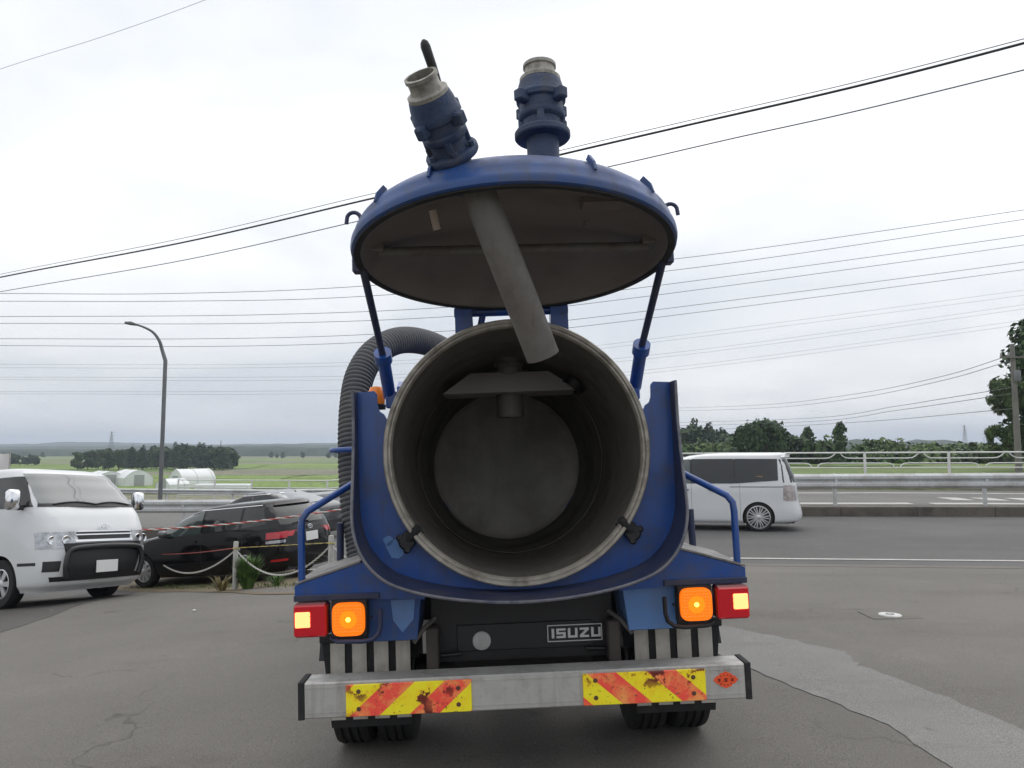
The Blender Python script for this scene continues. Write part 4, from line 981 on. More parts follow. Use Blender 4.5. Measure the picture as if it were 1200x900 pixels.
for sg in (1, -1):
    side_panel(WAG, sg, (.955, .935), 1.365, (1.06, 2.10), (1.06, 1.45)).build('front_door_window', mat('clear_side_glass', (0.03, 0.045, 0.042), 0.04, spec=0.8, coat=0.5), wag, 40)
    side_panel(WAG, sg, (.985, .96), 1.365, (0.10, 1.0), (0.10, 1.0)).build('rear_door_window', GLASS, wag, 40)
    side_panel(WAG, sg, (1.03, .99), (1.34, 1.36), (-.52, 0.04), (-.36, 0.04)).build('quarter_window', GLASS, wag, 40)
    side_panel(WAG, sg, 1.372, 1.384, (-.32, 1.40), (-.32, 1.38), 0.012, 20, 2).build('window_trim', CHROME, wag, 40)
    for xs_ in (1.03, 0.02): side_panel(WAG, sg, 0.30, 0.95, (xs_ - .004, xs_ + .004), (xs_ - .004, xs_ + .004), 0.002, 2, 10).build('door_seam', TRIM, wag)
    for xh in (1.14, 0.14): side_panel(WAG, sg, 0.80, 0.835, (xh, xh + 0.18), (xh, xh + 0.18), 0.028, 6, 2).build('door_handle', BLACK_CAR, wag)
    end_panel(WAG, -1, 0.765, (.885, .88), (sg * 0.60, sg * 0.84), (sg * 0.56, sg * 0.832), 0.012, 12, 5).build('tail_light', RED_CAR_LENS, wag, 40)
    side_panel(WAG, sg, (.785, .80), (.88, .85), (-.855, -.70), (-.855, -.66), 0.01, 12, 4).build('tail_light_wrap', RED_CAR_LENS, wag, 40)
    end_panel(WAG, -1, 0.685, 0.735, (sg * 0.64, sg * 0.84), (sg * 0.62, sg * 0.84), 0.011, 12, 3).build('reversing_lens', LAMP_CLEAR, wag, 40)
    end_panel(WAG, -1, 0.36, 0.40, (sg * 0.60, sg * 0.78), (sg * 0.60, sg * 0.78), 0.008, 10, 3).build('rear_reflector', RED_CAR_LENS, wag, 40)
    MB().box(1.90, 2.02, min(sg * .80, sg * .98), max(sg * .80, sg * .98), 0.94, 1.07, 0.04).build('door_mirror', mat('grey_mirror', (0.12, 0.12, 0.125), 0.25, coat=0.5), wag, 60)
    end_panel(WAG, 1, 0.58, 0.70, (sg * 0.45, sg * 0.83), (sg * 0.50, sg * 0.83), 0.008).build('headlight', LAMP_CLEAR, wag, 40)
end_panel(WAG, -1, 1.36, 1.41, (-.50, .50), (-.45, .45), 0.05, 14, 3).build('roof_spoiler', BLACK_CAR, wag, 40)
p = WAG.end(0, 0.72, -1, 0.008); MB().box(p.x - 0.008, p.x + 0.01, -0.165, 0.165, 0.655, 0.815, 0.003).build('number_plate', PLATE_WHITE, wag)
end_panel(WAG, -1, 0.825, 0.865, (-.42, .42), (-.40, .40), 0.015, 14, 3).build('hatch_garnish', TRIM, wag, 40)
emblem_rings(wag, WAG.end(0, 0.91, -1, 0.012), (-1, 0, 0.1), 0.06)
MB().tube([WAG.end(-.02, 1.02, -1, 0.02), WAG.end(.20, 1.03, -1, 0.03), WAG.end(.38, 1.01, -1, 0.02)], 0.010, 6).build('rear_wiper', TRIM, wag, 60)
MB().box(-0.8, 3.2, -0.58, 0.58, 0.18, 0.26).build('underbody', TRIM, wag)
hW = R(180 - 25); rw = Vector((-4.54, 13.4)); nl = Vector((-math.sin(hW), math.cos(hW)))
stand(wag, rw.x - nl.x * 0.74, rw.y - nl.y * 0.74, hW, 2.6); wag.scale = (0.945, 0.945, 0.945)

# --- white minivan passing on the road
MIN = CarShape([(.16, -.78, 3.58, .75), (.24, -.98, 3.68, .83), (.36, -1.02, 3.71, .845), (.50, -1.0, 3.69, .85), (.70, -.955, 3.66, .85), (.85, -.94, 3.5, .85), (.95, -.93, 3.3, .848), (1.05, -.92, 3.0, .84), (1.2, -.88, 2.75, .815),
                (1.5, -.78, 2.25, .765), (1.66, -.71, 1.85, .725), (1.74, -.70, 1.6, .69), (1.785, -.72, 1.25, .61), (1.81, -.5, .8, .42), (1.815, 0, .5, .2)], 8.0)
mini = empty('minivan'); tag(mini, 'white minivan with silver multi-spoke wheels driving along the road past the railing', 'car')
mb_ = MIN.body().build('body', WHITE_CAR, mini, 32)
cut_arches(mb_, [(0, .32, 1), (0, .32, -1), (2.82, .32, 1), (2.82, .32, -1)], 0.36, 0.56)
for x in (0, 2.82):
    for sg in (1, -1): car_wheel(mini, x, sg * 0.755, 0.325, 0.262, 10, sg, 'spoke', True)
end_panel(MIN, 1, 1.08, 1.64, (-.74, .74), (-.62, .62), 0.005, 20, 8).build('windscreen', GLASS, mini, 40)
end_panel(MIN, -1, 1.12, 1.66, (-.80, .80), (-.68, .68), 0.006, 20, 8).build('rear_window', GLASS, mini, 40)
for sg in (1, -1):
    side_panel(MIN, sg, 1.10, (1.67, 1.655), (1.52, 2.35), (1.52, 1.92)).build('front_door_window', mat('clear_side_glass', (0.03, 0.045, 0.042), 0.04), mini, 40)
    side_panel(MIN, sg, 1.10, 1.675, (0.52, 1.48), (0.52, 1.48)).build('sliding_door_window', GLASS, mini, 40)
    side_panel(MIN, sg, (1.17, 1.10), (1.665, 1.675), (-.46, 0.50), (-.46, 0.50)).build('quarter_window', GLASS, mini, 40)
    side_panel(MIN, sg, 1.10, 1.66, (1.475, 1.525), (1.475, 1.525), 0.007, 3, 6).build('door_pillar', TRIM, mini)
    side_panel(MIN, sg, 1.11, 1.66, (0.495, 0.525), (0.495, 0.525), 0.007, 3, 6).build('door_pillar', TRIM, mini)
    side_panel(MIN, sg, 1.015, 1.03, (-.62, 0.62), (-.62, 0.62), 0.006, 12, 2).build('slide_rail', TRIM, mini)
    for xs_ in (1.50, 0.40): side_panel(MIN, sg, 0.30, 1.09, (xs_ - .004, xs_ + .004), (xs_ - .004, xs_ + .004), 0.002, 2, 10).build('door_seam', mat('seam_grey', (0.25, 0.25, 0.25), 0.6), mini)
    for xh in (1.56, 0.9): side_panel(MIN, sg, 0.94, 0.975, (xh, xh + 0.20), (xh, xh + 0.20), 0.028, 6, 2).build('door_handle', CHROME, mini)
    end_panel(MIN, -1, 0.72, 1.06, (sg * 0.66, sg * 0.842), (sg * 0.72, sg * 0.835), 0.010, 12, 6).build('tail_light', mat('pale_tail_lens', (0.40, 0.36, 0.35), 0.15, metal=0.3, var=0.4, vscale=12), mini, 40)
    side_panel(MIN, sg, 0.70, (1.05, 1.0), (-.85, -.60), (-.83, -.66), 0.006, 8, 6).build('tail_light_wrap', mat('pale_tail_lens', (0.4, 0.36, 0.35)), mini, 40)
    MB().box(2.35, 2.48, min(sg * .84, sg * 1.02), max(sg * .84, sg * 1.02), 1.08, 1.24, 0.04).build('door_mirror', WHITE_CAR, mini, 60)
    end_panel(MIN, 1, 0.66, 0.80, (sg * 0.45, sg * 0.83), (sg * 0.50, sg * 0.83), 0.008).build('headlight', LAMP_CLEAR, mini, 40)
side_panel(MIN, 1, 1.20, 1.27, (-.12, .22), (-.12, .22), 0.0075, 8, 3).build('window_sticker', mat('orange_sticker', (0.50, 0.22, 0.04), 0.5), mini)
side_panel(MIN, 1, 1.13, 1.17, (-.12, .24), (-.12, .24), 0.0075, 8, 3).build('window_sticker', PLATE_WHITE, mini)
end_panel(MIN, -1, 1.70, 1.765, (-.64, .64), (-.58, .58), 0.09, 14, 3).build('roof_spoiler', WHITE_CAR, mini, 40)
MB().box(-0.8, 3.4, -0.58, 0.58, 0.17, 0.25).build('underbody', TRIM, mini)
hM = R(180 - 15); rw = Vector((5.72, 18.0)); nl = Vector((-math.sin(hM), math.cos(hM)))
stand(mini, rw.x - nl.x * 0.80, rw.y - nl.y * 0.80, hM, 2.82)

# --- dark saloon on the road beyond the estate car
SED = CarShape([(.17, -1.0, 3.45, .75), (.26, -1.1, 3.55, .82), (.5, -1.12, 3.6, .86), (.72, -1.1, 3.45, .86), (.85, -1.08, 3.1, .85), (.95, -1.0, 2.6, .83), (1.0, -.75, 2.35, .80),
                (1.12, -.40, 2.05, .75), (1.28, .05, 1.65, .69), (1.37, .32, 1.35, .62), (1.41, .5, 1.1, .5), (1.42, .7, .9, .2)], 8.0)
sed = empty('saloon_car'); tag(sed, 'dark grey saloon on the road, only its roof showing over the black estate', 'car')
sb = SED.body().build('body', GREY_CAR, sed, 32)
cut_arches(sb, [(0, .32, 1), (0, .32, -1), (2.7, .32, 1), (2.7, .32, -1)], 0.36, 0.57)
for x in (0, 2.7):
    for sg in (1, -1): car_wheel(sed, x, sg * 0.76, 0.32, 0.21, 8, sg)
end_panel(SED, -1, 1.02, 1.34, (-.68, .68), (-.52, .52), 0.005, 20, 8).build('rear_window', GLASS_SCREEN, sed, 40)
end_panel(SED, 1, 1.0, 1.34, (-.68, .68), (-.54, .54), 0.005, 20, 8).build('windscreen', GLASS_SCREEN, sed, 40)
for sg in (1, -1):
    side_panel(SED, sg, .98, 1.33, (0.95, 2.05), (0.95, 1.5)).build('front_door_window', GLASS, sed, 40)
    side_panel(SED, sg, (1.0, .98), 1.33, (-.25, .88), (.22, .88)).build('rear_door_window', GLASS, sed, 40)
    side_panel(SED, sg, 1.338, 1.35, (.18, 1.5), (.2, 1.46), 0.01, 14, 2).build('window_trim', CHROME, sed, 40)
    end_panel(SED, -1, 0.70, 0.84, (sg * .5, sg * .84), (sg * .5, sg * .83), 0.01).build('tail_light', RED_CAR_LENS, sed, 40)
pS = px(352, 600, 21.3); stand(sed, pS.x, pS.y, R(180 - 22), 2.7)

# ------------------------------------------------------------------ roadside
def guardrail(label, s0, s1, t, top, seclen, post_every, height=0.36):
    x, y, z = GS((s0 + s1) / 2, t); root = empty('guard_rail'); tag(root, label, 'guard rail')
    prof = [(0, 0), (-0.03, 0.02), (-0.075, 0.06), (-0.075, 0.12), (-0.03, 0.155), (0.0, 0.18), (-0.03, 0.205), (-0.075, 0.24), (-0.075, 0.30), (-0.03, 0.34), (0, 0.36)]
    prof = [(a, b * height / 0.36) for a, b in prof]
    n = int((s1 - s0) / seclen)
    for i in range(n):
        a, b = s0 + i * seclen, s0 + (i + 1) * seclen + 0.08
        lap = 0.004 * (i % 2); mb = MB(); vs = []
        for q in (a, b):
            for th in (0, 0.005):
                for (d, h) in prof:
                    X, Y, Z = GS(q, t + d - lap + th); vs.append((X, Y, Z + top - height + h))
        m = len(prof); fs = []
        for k in range(m - 1): fs += [(k, k + 1, 2 * m + k + 1, 2 * m + k), (m + k, 3 * m + k, 3 * m + k + 1, m + k + 1)]
        fs += [(0, 2 * m, 3 * m, m), (m - 1, 2 * m - 1, 4 * m - 1, 3 * m - 1)]
        mb.add(vs, fs); mb.build('beam', GALV, root, 30)
        X, Y, Z = GS(a + seclen * .5, t + 0.09)
        for q in ([0.5] if post_every else []):
            MB().lathe([(0.057, Z - 0.1), (0.057, Z + top - 0.02), (0.05, Z + top), (0.001, Z + top + 0.004)], 14, Matrix.Translation((X, Y, 0))).build('post', GALV, root, 40)
            MB().box(X - 0.04, X + 0.04, Y - 0.15, Y - 0.05, Z + top - height + 0.1, Z + top - 0.1).build('bracket', GALV, root)
    return root
guardrail('long white corrugated guard rail on the kerb between the two roads', -48, 44, 9.1, 1.16, 4.0, True, 0.42)
guardrail('short white guard rail in front of the lamp post, beyond the far road', -38.6, -17.6, 21.4, 0.86, 3.5, True, 0.26)

# white ornamental railing on a low parapet (right) ----------------------------------
def rail_fence_right():
    s0, n, L, t = -3.78, 12, 3.56, 22.7
    wall = MB()
    for i in range(n):
        q = []
        for (s, tt) in ((s0 + i * L, t - 0.2), (s0 + (i + 1) * L - 0.015, t - 0.2), (s0 + (i + 1) * L - 0.015, t + 0.2), (s0 + i * L, t + 0.2)):
            x, y = st2xy(s, tt); q.append((x, y))
        zb = -0.6; zt = 0.40 + 0.018 * i
        wall.add([(a, b, zb) for a, b in q] + [(a, b, zt) for a, b in q], [(4, 5, 6, 7), (0, 1, 5, 4), (1, 2, 6, 5), (2, 3, 7, 6), (3, 0, 4, 7)])
    tag(wall.build('parapet_wall', CONC), 'low concrete parapet under the ornamental white railing', 'wall')
    root = empty('bridge_railing'); tag(root, 'white ornamental metal railing with curved rails on the parapet', 'railing')
    def P(i, u, h): x, y = st2xy(s0 + (i + u) * L, t); return Vector((x, y, 0.46 + 0.018 * (i + u) + h))
    def curve(a): return catmull(a, 4)
    for i in range(n):
        for du in (0.0, 0.985): MB().tube([P(i, du, -0.1), P(i, du, 1.06)], 0.034, 8).build('post', FENCE_W, root, 60)
        MB().tube([P(i, 0, 1.03), P(i, 0.985, 1.03)], 0.036, 8).build('top_rail', FENCE_W, root, 60)
        MB().tube([P(i, 0, 0.02), P(i, 0.985, 0.02)], 0.03, 8).build('bottom_rail', FENCE_W, root, 60)
        MB().tube([P(i, 0, 0.36), P(i, 0.985, 0.36)], 0.026, 8).build('middle_rail', FENCE_W, root, 60)
        MB().tube([P(i, 0, 0.78), P(i, 0.5, 0.78)] + curve([P(i, 0.56, 0.80), P(i, 0.60, 0.88), P(i, 0.63, 0.97), P(i, 0.64, 1.02)]), 0.026, 8).build('curved_rail', FENCE_W, root, 60)
        MB().tube(curve([P(i, 0.70, 1.02), P(i, 0.71, 0.95), P(i, 0.74, 0.85), P(i, 0.78, 0.79)]) + [P(i, 0.84, 0.78), P(i, 0.985, 0.78)], 0.026, 8).build('curved_rail', FENCE_W, root, 60)
        MB().tube([P(i, 0, 0.56), P(i, 0.24, 0.56)] + curve([P(i, 0.30, 0.54), P(i, 0.33, 0.47), P(i, 0.345, 0.37)]), 0.026, 8).build('curved_rail', FENCE_W, root, 60)
        MB().tube(curve([P(i, 0.415, 0.37), P(i, 0.43, 0.47), P(i, 0.46, 0.54)]) + [P(i, 0.52, 0.56), P(i, 0.985, 0.56)], 0.026, 8).build('curved_rail', FENCE_W, root, 60)
rail_fence_right()
# plain white railing (left)
rf_ = empty('roadside_railing'); tag(rf_, 'plain white post and rail fence along the rice fields', 'railing')
s0, n, L, t = -26.6, 13, 2.0, 22.9
def Q(u, h): x, y, z = GS(s0 + u * L, t); return Vector((x, y, z + h))
for i in range(n + 1): MB().tube([Q(i, -0.2), Q(i, 1.28)], 0.045, 10).build('post', FENCE_W, rf_, 60)
for i in range(n):
    for h in (1.24, 0.86, 0.48): MB().tube([Q(i, h), Q(i + 1, h)], 0.026, 8).build('rail', FENCE_W, rf_, 60)

# street lamp
lp = empty('street_lamp'); tag(lp, 'tall grey street lamp with a curved arm beside the fields', 'street lamp')
base = px(188, 575, 37.5); zb = G(base.x, base.y); top = px(190.5, 418, 37.5)
arm = [Vector((base.x, base.y, zb - 0.1)), Vector((base.x, base.y, zb + 3.2)), Vector((base.x, base.y, top.z - 0.2))]
pc = [arm[-1], px(190, 410, 37.5), px(187, 400, 37.4), px(180, 390, 37.3), px(170, 384, 37.2), px(160, 380.5, 37.1)]
pp = arm[:2] + catmull(pc, 5)
MB().tube(pp, [lerp(0.10, 0.045, k / (len(pp) - 1)) for k in range(len(pp))], 12).build('pole', POLE, lp, 60)
MB().tube([px(161, 380.8, 37.1), px(153, 378.8, 37.0), px(146, 378.2, 36.9)], [0.05, 0.10, 0.06], 10).build('lamp_head', POLE, lp, 60)
MB().tube([Vector((base.x, base.y, zb)), Vector((base.x, base.y, zb + 0.08))], 0.2, 14).build('base_plate', POLE, lp, 40)

# chain posts beside the lot
posts = [gpt(177, 687), gpt(275, 691), gpt(387, 691)]
posts.append((posts[2][0] * 2 - posts[1][0], posts[2][1] * 2 - posts[1][1]))
names = ['weathered grey chain post beside the nose of the white van', 'weathered grey chain post with weeds growing at its foot', 'grey chain post behind the tail of the black estate', 'grey chain post hidden behind the tanker truck']
PT = []
for (x, y), lb in zip(posts, names):
    r = empty('chain_post', (x, y, G(x, y))); tag(r, lb, 'post', 'chain posts along the lot edge')
    MB().lathe([(0.036, -0.1), (0.036, 0.69), (0.03, 0.70), (0.001, 0.705)], 16, None).build('shaft', POST_GREY, r, 40)
    MB().tube(arc((0, 0, 0.60), 0.042, 0, 360, 12, 'xy'), 0.008, 6, False).build('tie', ROPE_Y, r, 60)
    MB().tube([(0.03, 0, 0.6), (0.055, 0, 0.60), (0.055, 0, 0.57)], 0.006, 6).build('chain_eye', GALV, r, 60)
    PT.append(Vector((x, y, G(x, y) + 0.58)))
TORUS = None
def chain(a, b, sag, label):
    mb = MB(); n = int((b - a).length * 1.12 / 0.036)
    def C(u): return a.lerp(b, u) + Vector((0, 0, -sag * 4 * u * (1 - u)))
    for k in range(n):
        p, q = C(k / n), C((k + 1) / n); d = (q - p).normalized()
        M = along((p + q) / 2, d) @ Matrix.Rotation((k % 2) * math.pi / 2, 4, 'Z')
        ring = [(0.011 * math.cos(t), 0, 0.024 * math.sin(t)) for t in [2 * math.pi * j / 8 for j in range(9)]]
        mb.tube(ring, 0.005, 4, False, M)
    tag(mb.build('plastic_chain', CHAIN, None, 60), label, 'chain', 'white chains between the posts')
chain(PT[0], PT[1], 0.34, 'white plastic chain sagging between the first two posts from the van')
chain(PT[1], PT[2], 0.38, 'white plastic chain sagging from the weedy post towards the truck')
chain(PT[2], PT[3], 0.34, 'white plastic chain mostly hidden behind the tanker truck')
def rope(a, b, sag, m1, m2, label, r=0.010):
    root = empty('rope', a); B = b - a; L = B.length; n = int(L / 0.03); d = B.normalized(); u = d.cross(Vector((0, 0, 1))).normalized(); v = d.cross(u)
    tag(root, label, 'rope')
    for w_, m in ((0, m1), (1, m2)):
        pts = []
        for k in range(n + 1):
            t = k / n; ph = t * L / 0.24 * 2 * math.pi + w_ * math.pi
            pts.append(B * t + Vector((0, 0, -sag * 4 * t * (1 - t))) + (u * math.cos(ph) + v * math.sin(ph)) * r * 0.55)
        MB().tube(pts, r * 0.75, 6).build('strand', m, root, 60)
rope(px(140, 622, 12.9), px(470, 584, 12.6), 0.10, ROPE_R, ROPE_W, 'red and white rope strung taut in front of the black estate', 0.013)
rope(PT[0] + Vector((0, -0.04, 0.02)), PT[1] + Vector((0, -0.04, 0.03)), 0.03, ROPE_R, mat('rope_dull', (0.3, 0.12, 0.1), 0.8), 'thin dull red rope tied level between two chain posts', 0.006)
rope(PT[1] + Vector((0, -0.04, 0.03)), PT[2] + Vector((0, -0.04, 0.03)), 0.0, ROPE_Y, mat('rope_brown', (0.25, 0.19, 0.1), 0.8), 'thin yellowish rope tied between the weedy post and the next', 0.006)

# weeds
def weed(x, y, h, n, m, label, spread=0.18, lw=0.022):
    mb = MB(); r = random.Random(int(x * 977 + y * 131))
    for k in range(n):
        a = r.uniform(0, 6.283); R0 = r.uniform(0, spread * 0.4); hh = h * r.uniform(0.4, 1)
        b0 = Vector((R0 * math.cos(a), R0 * math.sin(a), 0)); tip = b0 + Vector((math.cos(a) * spread * r.uniform(.4, 1.2), math.sin(a) * spread * r.uniform(.4, 1.2), hh))
        ctl = b0.lerp(tip, 0.5) + Vector((0, 0, hh * 0.25)); sd = Vector((-math.sin(a), math.cos(a), 0)) * lw * r.uniform(.6, 1.4)
        vs = [b0 - sd * .5, b0 + sd * .5, ctl + sd, ctl - sd, tip]
        mb.add(vs, [(0, 1, 2, 3), (3, 2, 4)])
    o = mb.build('weed', m); o.location = (x, y, G(x, y)); tag(o, label, 'plant', 'weeds on the dirt verge'); return o
P1 = posts[1]
weed(P1[0] + 0.20, P1[1] - 0.02, 0.50, 420, WEED, 'leafy green weed at the foot of the middle chain post', 0.20, 0.012)
weed(P1[0] - 0.20, P1[1] + 0.02, 0.22, 70, DRYWEED, 'dry yellow weed tuft left of the weedy chain post', 0.16, 0.01)
weed(P1[0] + 0.62, P1[1], 0.18, 50, WEED, 'low green weed tuft under the sagging chain', 0.16, 0.01)
rr = random.Random(5)
tf = MB()
for k in range(650):
    q = rr.random(); x = lerp(posts[0][0] - 0.4, posts[3][0], q); y = lerp(posts[0][1], posts[3][1], q) + rr.gauss(0.12, 0.17)
    a = rr.uniform(0, 6.28); h = rr.uniform(0.02, 0.09); z = G(x, y)
    c, s = math.cos(a) * 0.008, math.sin(a) * 0.008
    tf.add([(x - c, y - s, z), (x + c, y + s, z), (x + rr.uniform(-.03, .03), y + rr.uniform(-.03, .03), z + h)], [(0, 1, 2)])
tag(tf.build('grass_tufts', WEED), 'sparse short grass on the dirt verge', 'grass', kind='stuff')

# water valve cover in the lot
mc = empty('valve_cover'); x, y = gpt(1043, 721); mc.location = (x, y, G(x, y)); tag(mc, 'small round pale valve cover set in the lot asphalt', 'manhole cover')
MB().lathe([(0.0005, 0.012), (0.085, 0.012), (0.088, 0.008), (0.10, 0.010), (0.105, 0.004)], 32).build('lid', mat('cover_paint', (0.55, 0.55, 0.53), 0.6, var=0.2, vscale=30), mc, 40)
MB().box(-0.24, 0.24, -0.17, 0.17, -0.02, 0.004).build('concrete_surround', M_LIP, mc)
MB().lathe([(0.04, 0.0122), (0.04, 0.016), (0.03, 0.016), (0.03, 0.0122)], 24).build('lid_ring', mat('cover_ring', (0.2, 0.2, 0.2), 0.6), mc, 40)
# litter flecks on the tarmac
for (u, v) in ((227, 716),):
    x, y = gpt(u, v); o = MB().prism([(-.022, 0), (.02, .003), (.025, .012), (-.008, .014)], -0.014, 0.014).build('paper_scrap', PLATE_WHITE)
    o.location = (x, y, G(x, y) + 0.002); tag(o, 'scrap of white litter on the bare lot', 'litter')

# banner at the lot edge
bn = empty('banner_flag'); b0 = px(2.5, 700, 16.0); zb = G(b0.x, b0.y); bn.location = (b0.x, b0.y, zb); tag(bn, 'slim red and white banner on a pole beyond the white van', 'banner')
MB().tube([(0, 0, 0), (0, 0, 2.75)], 0.014, 8).build('pole', POST_GREY, bn, 60)
def cloth(z0, z1): 
    m = MB(); f = lambda o: (lambda i, j: (-0.02 - 0.45 * i / 8, 0.04 * math.sin(i * 0.9 + j * .4) + o, lerp(z0, z1, j / 7))); m.grid(f(0), 9, 8); m.grid(f(0.004), 9, 8); return m
cloth(1.2, 2.2).build('red_cloth', mat('banner_red', (0.55, 0.06, 0.06), 0.8), bn, 60)
cloth(2.205, 2.7).build('white_cloth', mat('banner_white', (0.7, 0.68, 0.66), 0.8), bn, 60)

# ------------------------------------------------------------------ fields, greenhouses, hills
fr_ = random.Random(11)
yy = 62.0
while yy < 640:
    dep = fr_.uniform(9, 15) * (1 + yy / 160); x = -0.75 * yy - 60
    while x < 60 + 0.12 * yy:
        wd = fr_.uniform(25, 60) * (1 + yy / 300)
        if x + wd < 0.02 * yy + 55:
            mi = 3 if fr_.random() < 0.16 else fr_.randrange(3)
            zz = lambda X, Y: T(X, Y) + 0.10
            a, b, c, d = (x, yy), (x + wd - 1.2, yy), (x + wd - 1.2, yy + dep - 1.0), (x, yy + dep - 1.0)
            if max(xy2st(*p)[1] for p in (a, b)) > 48:
                mb = MB(); mb.grid(lambda i, j: (lerp(a[0], b[0], i / 6), lerp(a[1], d[1], j / 3), zz(lerp(a[0], b[0], i / 6), lerp(a[1], d[1], j / 3))), 7, 4)
                tag(mb.build('rice_paddy', M_PADDY[mi], None, 180), kind='structure')
        x += wd
    yy += dep

def greenhouse(x, y, w, l, h, rz, label):
    root = empty('greenhouse', (x, y, T(x, y) + 0.08), (0, 0, rz)); tag(root, label, 'greenhouse', 'white film greenhouses in the fields')
    A = [math.pi * k / 12 for k in range(13)]
    pr = [(-w / 2, 0)] + [(-w / 2 * math.cos(a) * 0.5 - w / 4 * math.cos(a), h * .55 + h * .45 * math.sin(a)) for a in A] + [(w / 2, 0)]
    pr = [(-w / 2, 0), (-w / 2, h * .5), (-w * .42, h * .66), (-w * .26, h * .86), (0, h), (w * .26, h * .86), (w * .42, h * .66), (w / 2, h * .5), (w / 2, 0)]
    m = MB(); n = len(pr)
    m.add([(a, 0, b) for a, b in pr] + [(a, l, b) for a, b in pr], [(k, k + 1, n + k + 1, n + k) for k in range(n - 1)]); m.build('cover', FILM, root, 40)
    for ye in (0.02, l - 0.02): MB().add([(a, ye, b) for a, b in pr], [tuple(range(n))]).build('end_wall', FILM, root)
    MB().box(-0.9, 0.9, -0.04, 0.015, 0, 2.0).build('door', mat('greenhouse_door', (0.35, 0.36, 0.36), 0.5), root)
    for k in range(0, int(l / 3) + 1): MB().tube([(a * 1.006, k * 3.0, b * 1.006) for a, b in pr], 0.04, 5).build('hoop', GALV, root)
for i, (u, v, d, w_, l_, h_, rz, lb) in enumerate([(130, 567, 140, 5, 6.5, 2.6, R(48), 'low white film greenhouse half hidden by the white van'), (163, 567, 140, 5, 6.5, 2.9, R(50), 'white film greenhouse between the lamp post and the van roof'),
        (205, 568, 138, 4.6, 6.5, 3.2, R(-38), 'white film greenhouse with open ribbed gable right of the lamp post'), (190, 569, 128, 3.5, 4, 1.9, R(-30), 'small white film greenhouse directly behind the lamp post')]):
    p = px(u, v, d); greenhouse(p.x, p.y, w_, l_, h_, rz, lb)
o = MB().box(-4, 4, -1.2, 1.2, 0, 1.5, 0.15).build('covered_stack', FILM); p = px(262, 572, 118); o.location = (p.x, p.y, T(p.x, p.y)); tag(o, 'long low stack under white sheeting behind the plain railing', 'stack')

def ridge(name, y0, dep, x0, x1, hts, seed, step):
    """wooded ridge: heights given along x, falling off front and back"""
    nx = int((x1 - x0) / step) + 1; ny = 9; m = MB()
    def H(x):
        u = (x - x0) / (x1 - x0) * (len(hts) - 1); i = min(int(u), len(hts) - 2); h = lerp(hts[i], hts[i + 1], smooth01(u - i))
        return h * (1 + 0.13 * mnoise.noise(Vector((x * 0.012, seed, 0))) + 0.10 * mnoise.noise(Vector((x * 0.05, seed, 3))) + 0.07 * mnoise.noise(Vector((x * 0.16, seed, 6))))
    def P(i, j):
        x = x0 + step * i; v = j / (ny - 1); y = y0 + dep * v; f = math.sin(math.pi * min(1, v * 1.0)) ** 0.6
        return (x, y + 6 * mnoise.noise(Vector((x * .02, v * 4, seed))), PLAIN_Z - 1.0 + H(x) * f * (1 + 0.08 * mnoise.noise(Vector((x * 0.1, y * 0.1, seed)))))
    m.grid(P, nx, ny); tag(m.build(name, M_HILL, None, 180), kind='structure')
ridge('hills', 1900, 600, -2400, 2400, [22, 26, 20, 28, 22, 30, 26, 18, 22, 16, 20, 26, 20], 1.3, 14)
ridge('hills', 1150, 350, -1700, 400, [10, 12, 13, 9, 12, 14, 15, 16, 15, 13, 10, 6], 4.1, 9)
ridge('far_woods', 800, 70, -900, 260, [7, 9, 8, 10, 9, 7.5, 9, 10.5, 9, 8, 9.5, 8, 9, 7], 12.4, 3)
ridge('hills', 760, 120, 390, 520, [2, 14, 19, 20, 17, 8, 2], 7.7, 3)
ridge('hills', 900, 160, 440, 1100, [3, 12, 16, 8, 12, 18, 22, 16], 9.2, 6)
ridge('hills', 620, 90, 270, 345, [4, 13, 17, 16, 12, 5], 5.5, 2.5)

# ------------------------------------------------------------------ trees
def leaf_cloud(seed, blobs, n, size, droop=0.0):
    r = random.Random(seed); vs = []; fs = []
    wsum = [b[3] * b[4] * b[5] for b in blobs]; tot = sum(wsum)
    for b, ws in zip(blobs, wsum):
        for _ in range(int(n * ws / tot) + 1):
            while True:
                q = Vector((r.uniform(-1, 1), r.uniform(-1, 1), r.uniform(-1, 1)))
                if 0.25 < q.length < 1: break
            q *= (0.84 + 0.5 * mnoise.noise(q * 2.3 + Vector((seed, b[0], 0))))
            if mnoise.noise(q * 3.1 + Vector((b[1], seed, b[2]))) < -0.22: continue
            c = Vector((b[0] + q.x * b[3], b[1] + q.y * b[4], b[2] + q.z * b[5]))
            nrm = (q + Vector((r.uniform(-1, 1), r.uniform(-1, 1), r.uniform(-.4, 1)))).normalized()
            u = nrm.orthogonal().normalized(); u = (Matrix.Rotation(r.uniform(0, 6.28), 3, nrm) @ u); v = nrm.cross(u)
            if droop: u = (u + Vector((0, 0, -droop))).normalized()
            s = size * r.uniform(0.6, 1.4); o = len(vs); asp = 0.3 if droop else 0.55
            vs += [c - u * s, c + v * s * asp, c + u * s, c - v * s * asp]; fs.append((o, o + 1, o + 2, o + 3))
    return vs, fs
TREES = {}
